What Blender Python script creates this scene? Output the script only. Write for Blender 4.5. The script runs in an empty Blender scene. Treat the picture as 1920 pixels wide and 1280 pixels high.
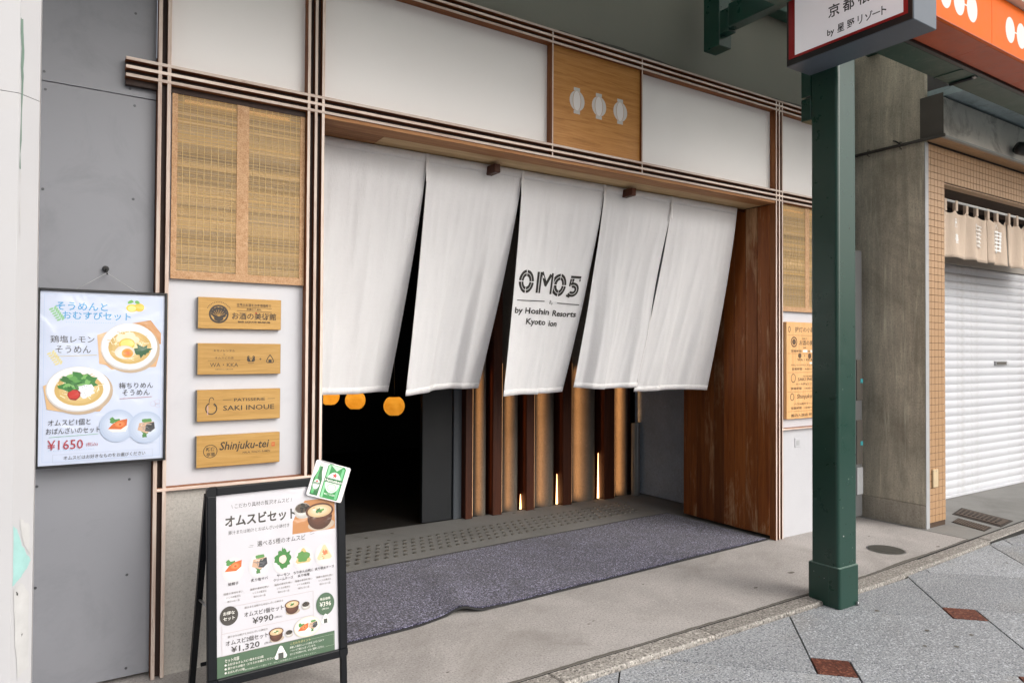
import bpy, bmesh, math, random
from mathutils import Vector, Matrix, noise as mnoise
R = math.radians
random.seed(7)
sc = bpy.context.scene
COL = sc.collection

# ------------------------------------------------------------------ camera
CAM = Vector((-4.7146, -3.4662, 1.45))
YAW, PITCH, ROLL = R(33.0385), R(0.8827), R(0.2958)
fw = Vector((math.sin(YAW)*math.cos(PITCH), math.cos(YAW)*math.cos(PITCH), math.sin(PITCH)))
rt = Vector((math.cos(YAW), -math.sin(YAW), 0)); up = rt.cross(fw)
r2 = rt*math.cos(ROLL)+up*math.sin(ROLL); u2 = -rt*math.sin(ROLL)+up*math.cos(ROLL)
cd = bpy.data.cameras.new('camera'); cam = bpy.data.objects.new('camera', cd); COL.objects.link(cam)
m = Matrix((r2, u2, -fw)).transposed().to_4x4(); m.translation = CAM; cam.matrix_world = m
cd.sensor_width = 36; cd.lens = 1318.53/1920*36; cd.clip_start = .05; cd.clip_end = 600
sc.camera = cam
# ------------------------------------------------------------------ light: bright overcast street, shop under an arcade roof
SUN_EL, SUN_AZ = R(33), R(156)          # from the street side, a little from the right
sd = Vector((math.sin(SUN_AZ)*math.cos(SUN_EL), math.cos(SUN_AZ)*math.cos(SUN_EL), math.sin(SUN_EL)))
w = bpy.data.worlds.new('World'); sc.world = w; w.use_nodes = True
wn = w.node_tree; bg = wn.nodes['Background']
sky = wn.nodes.new('ShaderNodeTexSky'); sky.sky_type = 'NISHITA'; sky.sun_disc = False
sky.sun_elevation = SUN_EL; sky.sun_rotation = SUN_AZ; sky.dust_density = 6; sky.air_density = 1.2
hs = wn.nodes.new('ShaderNodeHueSaturation'); hs.inputs['Saturation'].default_value = .33
wn.links.new(sky.outputs[0], hs.inputs['Color']); wn.links.new(hs.outputs[0], bg.inputs[0])
bg.inputs[1].default_value = .13
sl = bpy.data.lights.new('sun', 'SUN'); sl.energy = .6; sl.angle = R(60); sl.color = (1, .97, .93)
so = bpy.data.objects.new('sun', sl); COL.objects.link(so); so.rotation_euler = (-sd).to_track_quat('-Z', 'Y').to_euler()
so.location = (0, -6, 8)
vs = sc.view_settings; vs.view_transform = 'Standard'; vs.look = 'None'; vs.gamma = 1; vs.exposure = .38; vs.use_curve_mapping = False

# ------------------------------------------------------------------ materials
def lin(c):
    if isinstance(c, str): c = [int(c[i:i+2], 16)/255 for i in (0, 2, 4)]
    return tuple(((x+.055)/1.055)**2.4 if x > .04045 else x/12.92 for x in c)
class NT:
    def __init__(s, name):
        s.m = bpy.data.materials.new(name); s.m.use_nodes = True; s.t = s.m.node_tree; s.b = s.t.nodes['Principled BSDF']
    def n(s, typ, **kw):
        o = s.t.nodes.new(typ)
        for k, v in kw.items():
            if k in o.inputs: o.inputs[k].default_value = v
            else: setattr(o, k, v)
        return o
    def l(s, a, b): s.t.links.new(a, b)
    def coord(s, scale=(1, 1, 1), kind='Object', rnd=0, rot=(0, 0, 0)):
        tc = s.n('ShaderNodeTexCoord'); mp = s.n('ShaderNodeMapping'); mp.inputs['Scale'].default_value = scale
        mp.inputs['Rotation'].default_value = rot
        if rnd:
            oi = s.n('ShaderNodeObjectInfo'); mu = s.n('ShaderNodeVectorMath', operation='SCALE'); cx = s.n('ShaderNodeCombineXYZ')
            for i in range(3): s.l(oi.outputs['Random'], cx.inputs[i])
            s.l(cx.outputs[0], mu.inputs[0]); mu.inputs['Scale'].default_value = rnd
            ad = s.n('ShaderNodeVectorMath', operation='ADD'); s.l(tc.outputs[kind], ad.inputs[0]); s.l(mu.outputs[0], ad.inputs[1]); s.l(ad.outputs[0], mp.inputs[0])
        else: s.l(tc.outputs[kind], mp.inputs[0])
        return mp.outputs[0]
    def noise(s, vec, scale, detail=4, rough=.55, dist=0):
        o = s.n('ShaderNodeTexNoise'); o.inputs['Scale'].default_value = scale; o.inputs['Detail'].default_value = detail
        o.inputs['Roughness'].default_value = rough; o.inputs['Distortion'].default_value = dist; s.l(vec, o.inputs['Vector']); return o.outputs['Fac']
    def vor(s, vec, scale, feature='F1', out='Distance', rnd=1):
        o = s.n('ShaderNodeTexVoronoi', feature=feature); o.inputs['Scale'].default_value = scale; o.inputs['Randomness'].default_value = rnd
        s.l(vec, o.inputs['Vector']); return o.outputs[out]
    def ramp(s, fac, stops):
        o = s.n('ShaderNodeValToRGB'); e = o.color_ramp.elements
        while len(e) < len(stops): e.new(.5)
        for i, (p, c) in enumerate(stops):
            e[i].position = p; e[i].color = (c, c, c, 1) if isinstance(c, (int, float)) else (*c, 1)
        s.l(fac, o.inputs[0]); return o.outputs[0]
    def mix(s, fac, a, b, mode='MIX'):
        o = s.n('ShaderNodeMix', data_type='RGBA', blend_type=mode)
        for sock, v in ((o.inputs[0], fac), (o.inputs[6], a), (o.inputs[7], b)):
            if isinstance(v, (int, float)): sock.default_value = v
            elif isinstance(v, tuple): sock.default_value = (*v, 1)
            else: s.l(v, sock)
        return o.outputs[2]
    def math(s, op, a, b):
        o = s.n('ShaderNodeMath', operation=op)
        for i, v in enumerate((a, b)):
            if isinstance(v, (int, float)): o.inputs[i].default_value = v
            else: s.l(v, o.inputs[i])
        return o.outputs[0]
    def bump(s, h, strength=.3, dist=.005):
        o = s.n('ShaderNodeBump'); o.inputs['Strength'].default_value = strength; o.inputs['Distance'].default_value = dist
        s.l(h, o.inputs['Height']); s.l(o.outputs[0], s.b.inputs['Normal'])
    def col(s, c):
        if isinstance(c, tuple): s.b.inputs['Base Color'].default_value = (*c, 1)
        else: s.l(c, s.b.inputs['Base Color'])
    def set(s, **kw):
        for k, v in kw.items():
            i = s.b.inputs[{'rough': 'Roughness', 'metal': 'Metallic', 'spec': 'Specular IOR Level', 'coat': 'Coat Weight', 'sheen': 'Sheen Weight'}[k]]
            if isinstance(v, (int, float)): i.default_value = v
            else: s.l(v, i)
        return s
def paint(name, c, rough=.55, var=.1, scale=3, bump=.1, bscale=90, metal=0, spec=.5, dirt=None, dirt_amt=.3):
    s = NT(name); v = s.coord(); c = lin(c)
    n = s.noise(v, scale, 6, .65)
    base = s.ramp(n, [(.25, tuple(x*(1-var) for x in c)), (.75, tuple(min(1, x*(1+var)) for x in c))])
    if dirt:
        d = s.ramp(s.noise(v, scale*2.7, 8, .7, .6), [(.52, 0.), (.72, 1.)])
        base = s.mix(s.math('MULTIPLY', d, dirt_amt), base, lin(dirt))
    s.col(base); s.set(rough=s.math('ADD', s.math('MULTIPLY', s.noise(v, scale*4), .2), rough-.1), metal=metal, spec=spec)
    if bump: s.bump(s.noise(v, bscale, 5), bump, .002)
    return s.m
def wood(name, stops, axis='z', scale=1., rough=.6, rnd=9, wear=None, wear_at=(.55, .7), bump=.25, vary=.34):
    s = NT(name); st = {'x': (.9, 14, 14), 'y': (14, .9, 14), 'z': (14, 14, .9)}[axis]
    v = s.coord(tuple(k*scale for k in st), rnd=rnd)
    a = s.noise(v, 2.2, 8, .6, .8); b = s.noise(v, 11, 4, .6, .2)
    f = s.math('ADD', s.math('MULTIPLY', a, .72), s.math('MULTIPLY', b, .28))
    base = s.ramp(f, [(p, lin(c)) for p, c in stops])
    if wear:
        v2 = s.coord(tuple((k*.22 if k > 5 else k*.7)*scale for k in st), rnd=rnd)
        wz = s.noise(v2, 2.4, 9, .72, .5); g = s.noise(v, 7, 5, .7)
        wf = s.ramp(s.math('ADD', s.math('MULTIPLY', wz, .75), s.math('MULTIPLY', g, .25)), [(wear_at[0], 0.), (wear_at[1], 1.)])
        base = s.mix(wf, base, lin(wear))
    oi = s.n('ShaderNodeObjectInfo'); hsv = s.n('ShaderNodeHueSaturation'); s.l(base, hsv.inputs['Color'])
    s.l(s.math('ADD', s.math('MULTIPLY', oi.outputs['Random'], vary), 1-vary/2), hsv.inputs['Value'])
    s.col(hsv.outputs[0]); s.set(rough=rough, spec=.35); s.bump(f, bump, .002); return s.m
def concrete(name, c, var=.16, speck=.25, streak=0, rough=.85, sscale=60, pits=True, stain=None, stain_rng=(.5, .72)):
    s = NT(name); v = s.coord(); c = lin(c)
    n = s.noise(v, 1.6, 9, .66, .3); base = s.ramp(n, [(.28, tuple(x*(1-var) for x in c)), (.5, c), (.74, tuple(min(1, x*(1+var)) for x in c))])
    f = s.noise(v, sscale*3, 4, .7); base = s.mix(s.ramp(f, [(.36, speck), (.5, 0.)]), base, tuple(x*.45 for x in c))
    base = s.mix(s.ramp(s.noise(v, sscale*2.1, 3, .6), [(.58, 0.), (.72, speck)]), base, tuple(min(1, x*1.5) for x in c))
    if stain:
        base = s.mix(s.ramp(s.noise(v, .9, 8, .7, 1.2), [(stain_rng[0], 0.), (stain_rng[1], .75)]), base, lin(stain))
    if streak:
        vz = s.coord((7, 7, .6)); a = s.ramp(s.noise(vz, 1.3, 10, .74, 1.2), [(.42, 0.), (.68, 1.)])
        base = s.mix(s.math('MULTIPLY', a, streak), base, tuple(x*.34 for x in c))
        a2 = s.ramp(s.noise(s.coord((15, 15, .9)), 1.2, 9, .72, 1.4), [(.56, 0.), (.66, 1.)])
        base = s.mix(s.math('MULTIPLY', a2, streak*.7), base, tuple(min(1, x*1.75) for x in c))
    s.col(base); s.set(rough=rough, spec=.3)
    h = s.math('ADD', s.noise(v, sscale, 8, .7), s.math('MULTIPLY', s.noise(v, 6, 3), .6)); s.bump(h, .35, .004); return s.m
def granite(name, c, dark, light, scale=230, rough=.62, rnd=5, warm=None):
    s = NT(name); v = s.coord(rnd=rnd); c, d, li = lin(c), lin(dark), lin(light)
    big = s.noise(v, 1.4, 6, .65, .4)
    base = s.ramp(big, [(.3, tuple(x*.8 for x in c)), (.7, tuple(x*1.12 for x in c))])
    if warm: base = s.mix(s.ramp(s.noise(v, .8, 8, .7, 1), [(.5, 0.), (.7, .7)]), base, lin(warm))
    base = s.mix(s.ramp(s.noise(v, scale, 3, .65), [(.40, .9), (.47, 0.)]), base, d)
    oi = s.n('ShaderNodeObjectInfo'); hsv = s.n('ShaderNodeHueSaturation')
    base = s.mix(s.ramp(s.noise(v, scale*.8, 2, .6), [(.56, 0.), (.64, .9)]), base, li)
    base = s.mix(s.ramp(s.vor(v, scale*.45, out='Distance'), [(.1, .8), (.3, 0.)]), base, d)
    s.l(base, hsv.inputs['Color']); s.l(s.math('ADD', s.math('MULTIPLY', oi.outputs['Random'], .22), .89), hsv.inputs['Value'])
    s.col(hsv.outputs[0]); s.set(rough=rough, spec=.4); s.bump(s.noise(v, scale*.5, 4), .2, .002); return s.m

MAT = {}
MAT['white_panel'] = paint('white_panel', 'efedec', .5, .02, 1.3, .05, 120)
MAT['white_lower'] = paint('white_lower', 'c9cad0', .45, .03, 2, .05, 160, dirt='b5b6bd', dirt_amt=.25)
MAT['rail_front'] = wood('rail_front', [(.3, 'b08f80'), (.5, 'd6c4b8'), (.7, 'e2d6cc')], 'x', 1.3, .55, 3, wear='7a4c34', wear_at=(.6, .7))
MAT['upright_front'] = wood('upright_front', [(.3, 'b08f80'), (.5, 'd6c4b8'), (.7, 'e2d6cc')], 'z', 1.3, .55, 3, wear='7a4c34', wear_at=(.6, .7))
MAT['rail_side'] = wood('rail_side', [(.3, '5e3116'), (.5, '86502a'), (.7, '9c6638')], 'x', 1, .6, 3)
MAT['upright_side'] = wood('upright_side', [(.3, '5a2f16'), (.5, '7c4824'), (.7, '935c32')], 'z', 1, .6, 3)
MAT['backing'] = paint('backing', '2c1810', .7, .3, 6)
MAT['soffit'] = wood('soffit', [(.3, '6e4526'), (.5, '94663e'), (.7, 'ac8055')], 'x', .8, .65, 5)
MAT['soffit_pale'] = wood('soffit_pale', [(.3, '8a6c4a'), (.5, 'b0946c'), (.7, 'c4aa84')], 'x', .8, .65, 5)
MAT['oak_panel'] = wood('oak_panel', [(.28, '8f5c27'), (.45, 'b47b3c'), (.6, 'c28a4a'), (.75, 'd09c5e')], 'x', 1.6, .45, 0, bump=.12)
MAT['plaque'] = wood('plaque', [(.28, '9a773f'), (.5, 'b48c4e'), (.75, 'c49f62')], 'x', 2.0, .5, 4, bump=.08)
MAT['plaque_side'] = paint('plaque_side', '8f8b80', .6, .1)
MAT['directory'] = wood('directory', [(.28, 'c08e58'), (.5, 'd6a670'), (.75, 'e0b684')], 'z', 1.6, .5, 4, bump=.06)
MAT['cedar'] = wood('cedar', [(.25, '4a2009'), (.42, '6f3913'), (.58, '83491d'), (.75, '965c2e')], 'z', .62, .5, 23, wear='b08a66', wear_at=(.535, .655), bump=.4, vary=.75)
MAT['concrete_left'] = concrete('concrete_left', 'bab6b0', .1, .4, sscale=45)
MAT['plaster_right'] = concrete('plaster_right', 'c0c1c6', .05, .12, sscale=70)
MAT['apron'] = concrete('apron', 'b2adaa', .22, .75, sscale=34, stain='8b8680')
MAT['threshold'] = concrete('threshold', '8d8c89', .12, .3, sscale=60, stain='73726e')
MAT['side_concrete'] = concrete('side_concrete', 'aab7c4', .18, .35, sscale=18, stain='8996a3')
MAT['weathered'] = concrete('weathered', 'cfc6b3', .26, .55, streak=.55, sscale=26, stain='8b8474', stain_rng=(.48, .7))
MAT['weathered_base'] = concrete('weathered_base', 'b5ad9f', .22, .45, streak=.3, sscale=24, stain='5f5a50')
MAT['grey_board'] = paint('grey_board', '83858c', .5, .06, 1.1, .06, 120, dirt='6a6c71', dirt_amt=.45)
MAT['white_pillar'] = paint('white_pillar', 'bcbcbf', .55, .03, 2.2, .2, 30, dirt='bdbbb8', dirt_amt=.25)
MAT['turquoise'] = paint('turquoise', '9fc9c6', .7, .12, 20)
MAT['pale_chip'] = paint('pale_chip', 'bfbfbf', .8, .1, 20)
MAT['scratch_green'] = paint('scratch_green', '6f857a', .7, .2, 20)
MAT['dark_scuff'] = paint('dark_scuff', '40403e', .9, .2, 20)
MAT['dark_screw'] = paint('dark_screw', '54565b', .45, .1, 20, metal=.6)
MAT['black_frame'] = paint('black_frame', '1c1d20', .38, .1, 10, .02)
MAT['navy_frame'] = paint('navy_frame', '101318', .4, .1, 10, .02, spec=.25)
MAT['steel'] = paint('steel', 'a9aaac', .35, .08, 8, .03, 200, metal=.8)
MAT['alu_grey'] = paint('alu_grey', 'a3a5a2', .42, .06, 5, .03, 100, metal=.25)
MAT['stainless'] = paint('stainless', 'd4d1c9', .38, .2, 1.6, .08, 14, metal=.35, dirt='77736b', dirt_amt=.8)  # mottling covers both stains and painted-in reflections on the steel
MAT['dark_box'] = paint('dark_box', '55504a', .5, .12, 6, .04)
MAT['green_paint'] = paint('green_paint', '123a30', .3, .05, 3, .015, 55, spec=.6)
MAT['green_flat'] = paint('green_flat', '24483d', .42, .22, 3, .08, 40, dirt='67746a', dirt_amt=.45)
MAT['chipped_white'] = paint('chipped_white', '6d837a', .7, .45, 60, dirt='c0c9c3', dirt_amt=.8)
MAT['soffit_wall'] = paint('soffit_wall', '77786f', .8, .08, 1.5, .25, 40)
MAT['seal_dark'] = paint('seal_dark', '4a4c48', .85, .25, 12, .3, 40)
MAT['dark_wall'] = paint('dark_wall', '24282c', .7, .2, 2, .1)
MAT['dark_door'] = paint('dark_door', '10151b', .55, .1, 2, .05)
MAT['jamb_grey'] = paint('jamb_grey', '454b52', .6, .1)
MAT['dark_floor'] = paint('dark_floor', '2a2927', .6, .2, 2, .1)
MAT['post_wood'] = wood('post_wood', [(.3, '33170a'), (.5, '4a220f'), (.75, '5c3018')], 'z', .8, .5, 9)
MAT['fin_plaster'] = concrete('fin_plaster', '6a645c', .14, .3, sscale=22, stain='57524b')
MAT['sign_metal'] = paint('sign_metal', '59626d', .45, .1, 4, .05)
MAT['sign_black'] = paint('sign_black', '232323', .45, .1, 4)
MAT['sign_red'] = paint('sign_red', 'a81f22', .4, .12, 20)
MAT['sign_white'] = paint('sign_white', 'e6e2e4', .35, .02, 3, 0)
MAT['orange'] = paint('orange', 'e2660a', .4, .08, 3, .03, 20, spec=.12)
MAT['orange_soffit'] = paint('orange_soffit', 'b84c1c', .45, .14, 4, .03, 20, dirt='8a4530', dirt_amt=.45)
MAT['cream'] = paint('cream', 'd8d4c6', .6, .06)
MAT['black_rubber'] = paint('black_rubber', '161618', .7, .1, 10)
MAT['hook_black'] = paint('hook_black', '121212', .4, .1, 10)
MAT['stud'] = paint('stud', '625f58', .4, .1, 20, .05, 90, metal=.3)
MAT['iron'] = paint('iron', '5b5a55', .55, .2, 14, .4, 120, metal=.4)
MAT['grate_brown'] = paint('grate_brown', '57493e', .7, .3, 12, .4, 90)
MAT['rust_dark'] = paint('rust_dark', '3a322b', .85, .35, 12, .4, 90)
MAT['shutter'] = paint('shutter', 'cdcfd5', .4, .06, 1.4, .04, 60, dirt='a3a19e', dirt_amt=.5)
MAT['shutter_bar'] = paint('shutter_bar', 'a39d95', .5, .1, 3)
MAT['tile'] = paint('tile', 'b28f6c', .35, .12, 3.5, .04, 50)
MAT['grout'] = paint('grout', '4a3a2e', .9, .2, 10)
MAT['trim_grey'] = paint('trim_grey', 'a9abae', .5, .12, 8)
MAT['beige_plate'] = paint('beige_plate', 'cbb694', .4, .08, 8)
MAT['dark_inside'] = paint('dark_inside', '2a2523', .7, .25, 4)
MAT['blue_reflection_slab'] = paint('blue_reflection_slab', 'a3b4b8', .5, .35, 3.5, .2, 20, dirt='4c5a5a', dirt_amt=.7)  # blue grey stands in for what a glass or metal sheet reflects
MAT['pipe'] = paint('pipe', '4a4640', .5, .15, 10, metal=.3)
MAT['white_rod'] = paint('white_rod', 'dcdcda', .35, .03)
MAT['cabinet'] = paint('cabinet', '626364', .5, .08)
MAT['teal'] = paint('teal', '3aa0a8', .5, .05)
MAT['granite'] = granite('granite', 'a3a6aa', '555a61', 'd4d8dd', 120, warm='a09c94')
MAT['granite_kerb'] = granite('granite_kerb', '9d9892', '55524e', 'cbc7c0', 85, warm='99928a')
MAT['granite_red'] = granite('granite_red', '68392b', '3c201a', '9a6450', 85)
MAT['ground'] = granite('ground', '96989a', '6c6e70', 'b4b6b8', 120, rnd=0)
MAT['crumble'] = concrete('crumble', '6e6a63', .3, .5, sscale=60)
MAT['joint'] = paint('joint', '2b2a28', .95, .2, 10)

def m_carpet():
    s = NT('carpet'); v = s.coord(); n = s.noise(v, 105, 3, .8)
    base = s.ramp(n, [(.41, lin('0c0b16')), (.49, lin('302e46')), (.55, lin('66637f')), (.62, lin('b6b4cc'))])
    base = s.mix(s.ramp(s.noise(v, 2.6, 7, .75, .8), [(.42, 0.), (.7, .6)]), base, lin('262430'))
    s.col(base); s.set(rough=.98, spec=.1, sheen=.25); s.bump(n, .9, .006); return s.m
MAT['carpet'] = m_carpet()
def m_cloth(name, c, trans, weave=600, var=.05, patch=None):
    s = NT(name); v = s.coord(); c = lin(c)
    n = s.noise(s.coord((1, 1, .35)), 9, 8, .7, .5)
    th = s.noise(s.coord((weave/40, weave/40, weave/600)), 20, 2, .5); th2 = s.noise(s.coord((weave/900, weave/900, weave/30)), 20, 2, .5)
    f = s.math('ADD', s.math('MULTIPLY', n, .5), s.math('ADD', s.math('MULTIPLY', th, .25), s.math('MULTIPLY', th2, .25)))
    base = s.ramp(f, [(.3, tuple(x*(1-var*2) for x in c)), (.7, tuple(min(1, x*(1+var)) for x in c))])
    s.col(base); s.set(rough=.95, spec=.1, sheen=.15)
    h = s.math('ADD', s.math('MULTIPLY', th, .5), s.math('ADD', s.math('MULTIPLY', th2, .5), s.math('MULTIPLY', n, 2.2))); s.bump(h, .55, .006)
    tr = s.n('ShaderNodeBsdfTranslucent'); s.l(base, tr.inputs['Color']); mx = s.n('ShaderNodeMixShader'); mx.inputs[0].default_value = trans
    s.l(s.b.outputs[0], mx.inputs[1]); s.l(tr.outputs[0], mx.inputs[2]); s.l(mx.outputs[0], s.t.nodes['Material Output'].inputs['Surface']); return s.m
def m_roof():
    s = NT('roof_sheet'); s.col(lin('d6d8d4')); s.set(rough=.5); tr = s.n('ShaderNodeBsdfTranslucent'); tr.inputs['Color'].default_value = (.9, .92, .9, 1)
    mx = s.n('ShaderNodeMixShader'); mx.inputs[0].default_value = .78; s.l(s.b.outputs[0], mx.inputs[1]); s.l(tr.outputs[0], mx.inputs[2]); s.l(mx.outputs[0], s.t.nodes['Material Output'].inputs['Surface']); return s.m
MAT['roof_sheet'] = m_roof()
MAT['linen'] = m_cloth('linen', 'f1f1f3', .2, var=.028)
MAT['linen_hem'] = m_cloth('linen_hem', 'f0eff0', .08)
MAT['beige_cloth'] = m_cloth('beige_cloth', 'e6d3c0', .2)
def m_brocade():
    s = NT('brocade'); v = s.coord(); a = s.vor(v, 95, 'DISTANCE_TO_EDGE')
    base = s.ramp(a, [(.02, lin('cdab88')), (.1, lin('b58d66')), (.4, lin('a57d57'))]); base = s.mix(.35, base, s.ramp(s.noise(v, 40, 4), [(.3, lin('9c6c42')), (.7, lin('cfa983'))]))
    s.col(base); s.set(rough=.75); s.bump(a, .2, .001); return s.m
MAT['brocade'] = m_brocade(); MAT['thread'] = paint('thread', 'cbb07c', .8, .05)
def m_attr(name, rough=.6, coat=0., spec=.5):
    s = NT(name); a = s.n('ShaderNodeVertexColor', layer_name='Col'); s.col(a.outputs[0]); s.set(rough=rough, coat=coat, spec=spec); return s.m
MAT['print'] = m_attr('print', .55)
MAT['print_gloss'] = m_attr('print_gloss', .4, 1.)
def _sleeve():
    t = MAT['print_gloss'].node_tree; b = t.nodes['Principled BSDF']; b.inputs['Coat Roughness'].default_value = .12
    tc = t.nodes.new('ShaderNodeTexCoord'); n = t.nodes.new('ShaderNodeTexNoise'); n.inputs['Scale'].default_value = 7; n.inputs['Detail'].default_value = 2; n.inputs['Distortion'].default_value = 1.5
    bp = t.nodes.new('ShaderNodeBump'); bp.inputs['Strength'].default_value = .5; bp.inputs['Distance'].default_value = .02
    t.links.new(tc.outputs['Object'], n.inputs['Vector']); t.links.new(n.outputs['Fac'], bp.inputs['Height']); t.links.new(bp.outputs[0], b.inputs['Coat Normal'])
_sleeve()
MAT['bamboo'] = m_attr('bamboo', .6)
def m_emit(name, c, k, base=(.8, .6, .4)):
    s = NT(name); s.b.inputs['Emission Color'].default_value = (*c, 1); s.b.inputs['Emission Strength'].default_value = k
    s.col(base); return s.m
MAT['glowing_face'] = m_emit('glowing_face', (.95, .93, .96), .2, lin('dcd8da'))  # slight emission added to brighten the white sign face
MAT['led'] = m_emit('led', (1, .43, .14), .6)
MAT['led_dim'] = m_emit('led_dim', (1, .45, .18), 50)
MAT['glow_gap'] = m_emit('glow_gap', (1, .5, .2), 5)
MAT['blind_led'] = m_emit('blind_led', (1, .5, .15), .9)
def m_lantern():
    s = NT('lantern_paper'); v = s.coord(); w_ = s.n('ShaderNodeTexWave', wave_type='BANDS', bands_direction='Z'); w_.inputs['Scale'].default_value = 26; s.l(v, w_.inputs[0])
    c = s.mix(.35, s.ramp(s.noise(v, 14, 3), [(.3, lin('d99a30')), (.7, lin('f0c060'))]), s.ramp(w_.outputs[0], [(.1, lin('a86c1c')), (.35, lin('f2c566'))])); s.col(c); s.bump(w_.outputs[0], .4, .004)
    tr = s.n('ShaderNodeBsdfTranslucent'); s.l(c, tr.inputs['Color']); mx = s.n('ShaderNodeMixShader'); mx.inputs[0].default_value = .75
    s.l(s.b.outputs[0], mx.inputs[1]); s.l(tr.outputs[0], mx.inputs[2]); s.l(mx.outputs[0], s.t.nodes['Material Output'].inputs['Surface']); return s.m
MAT['bulb'] = m_emit('bulb', (1, .72, .32), 7.5)
MAT['lantern_paper'] = m_lantern()

# ------------------------------------------------------------------ mesh helpers
ID = lambda x, y, z: Vector((x, y, z))
def link(name, me, mats, parent=None, smooth=False):
    o = bpy.data.objects.new(name, me); COL.objects.link(o)
    if not me.materials:
        for mm in (mats if isinstance(mats, (list, tuple)) else [mats]): me.materials.append(MAT[mm])
    if smooth:
        for p in me.polygons: p.use_smooth = True
    if parent: setp(o, parent)
    return o
def setp(o, parent):
    o.parent = parent; o.matrix_parent_inverse = world(parent).inverted(); return o
def world(o):
    mw = o.matrix_basis.copy()
    return world(o.parent) @ o.matrix_parent_inverse @ mw if o.parent else mw
def pyd(name, v, f, mats, parent=None, smooth=False, fm=None):
    me = bpy.data.meshes.new(name); me.from_pydata([tuple(p) for p in v], [], f); me.update()
    o = link(name, me, mats, parent, smooth)
    if fm: me.polygons.foreach_set('material_index', fm)
    return o
def bmbox(bm, x0, x1, y0, y1, z0, z1, xf=ID, bev=0, seg=1):
    x0, x1 = min(x0, x1), max(x0, x1); y0, y1 = min(y0, y1), max(y0, y1); z0, z1 = min(z0, z1), max(z0, z1)
    vs_ = [bm.verts.new(xf(x, y, z)) for z in (z0, z1) for y in (y0, y1) for x in (x0, x1)]
    fs = [bm.faces.new([vs_[i] for i in q]) for q in ((0, 2, 3, 1), (4, 5, 7, 6), (0, 1, 5, 4), (2, 6, 7, 3), (0, 4, 6, 2), (1, 3, 7, 5))]
    if bev: bmesh.ops.bevel(bm, geom=list({e for f in fs for e in f.edges}), offset=bev, segments=seg, affect='EDGES', profile=.5)
    return fs
def fin(bm, name, mats, parent=None, smooth=False):
    bmesh.ops.recalc_face_normals(bm, faces=bm.faces); me = bpy.data.meshes.new(name); bm.to_mesh(me); bm.free(); return link(name, me, mats, parent, smooth)
def box(name, x0, x1, y0, y1, z0, z1, mat, parent=None, bev=0, xf=ID, seg=1):
    bm = bmesh.new(); bmbox(bm, x0, x1, y0, y1, z0, z1, xf, bev, seg); return fin(bm, name, mat, parent)
def tag(o, label, cat, group=None):
    o['label'] = label; o['category'] = cat
    if group: o['group'] = group
    return o
def struct(o, label=None):
    o['kind'] = 'structure'
    if label: o['label'] = label
    return o
def thing(name, loc, label, cat, group=None):
    e = bpy.data.objects.new(name, None); COL.objects.link(e); e.location = loc; e.empty_display_size = .1; return tag(e, label, cat, group)
def bmtube(bm, pts, r, n=8, cap=True):
    pts = [Vector(p) for p in pts]; rings = []
    for i, p in enumerate(pts):
        d = (pts[min(i+1, len(pts)-1)]-pts[max(i-1, 0)]).normalized()
        a = d.cross(Vector((0, 0, 1)) if abs(d.z) < .9 else Vector((1, 0, 0))).normalized(); b = d.cross(a)
        rr = r[i] if isinstance(r, (list, tuple)) else r
        rings.append([bm.verts.new(p+(a*math.cos(2*math.pi*k/n)+b*math.sin(2*math.pi*k/n))*rr) for k in range(n)])
    for A, B in zip(rings, rings[1:]):
        for k in range(n): bm.faces.new((A[k], A[(k+1) % n], B[(k+1) % n], B[k]))
    if cap: bm.faces.new(rings[0][::-1]); bm.faces.new(rings[-1])
def tube(name, pts, r, mat, parent=None, n=8, smooth=True):
    bm = bmesh.new(); bmtube(bm, pts, r, n); return fin(bm, name, mat, parent, smooth)
def prism(name, poly, z0, z1, mat, parent=None, xf=ID, bev=0):
    bm = bmesh.new(); A = [bm.verts.new(xf(x, y, z0)) for x, y in poly]; B = [bm.verts.new(xf(x, y, z1)) for x, y in poly]
    n = len(poly); bm.faces.new(A[::-1]); top = bm.faces.new(B)
    for i in range(n): bm.faces.new((A[i], A[(i+1) % n], B[(i+1) % n], B[i]))
    if bev: bmesh.ops.bevel(bm, geom=list(top.edges), offset=bev, segments=1, affect='EDGES', profile=.5)
    return fin(bm, name, mat, parent)
def lathe(name, prof, c, mat, parent=None, n=24, smooth=True):
    bm = bmesh.new(); rings = [[bm.verts.new((c[0]+r*math.cos(2*math.pi*k/n), c[1]+r*math.sin(2*math.pi*k/n), c[2]+z)) for k in range(n)] for r, z in prof]
    for A, B in zip(rings, rings[1:]):
        for k in range(n): bm.faces.new((A[k], A[(k+1) % n], B[(k+1) % n], B[k]))
    bm.faces.new(rings[0][::-1]); bm.faces.new(rings[-1]); return fin(bm, name, mat, parent, smooth)

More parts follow.
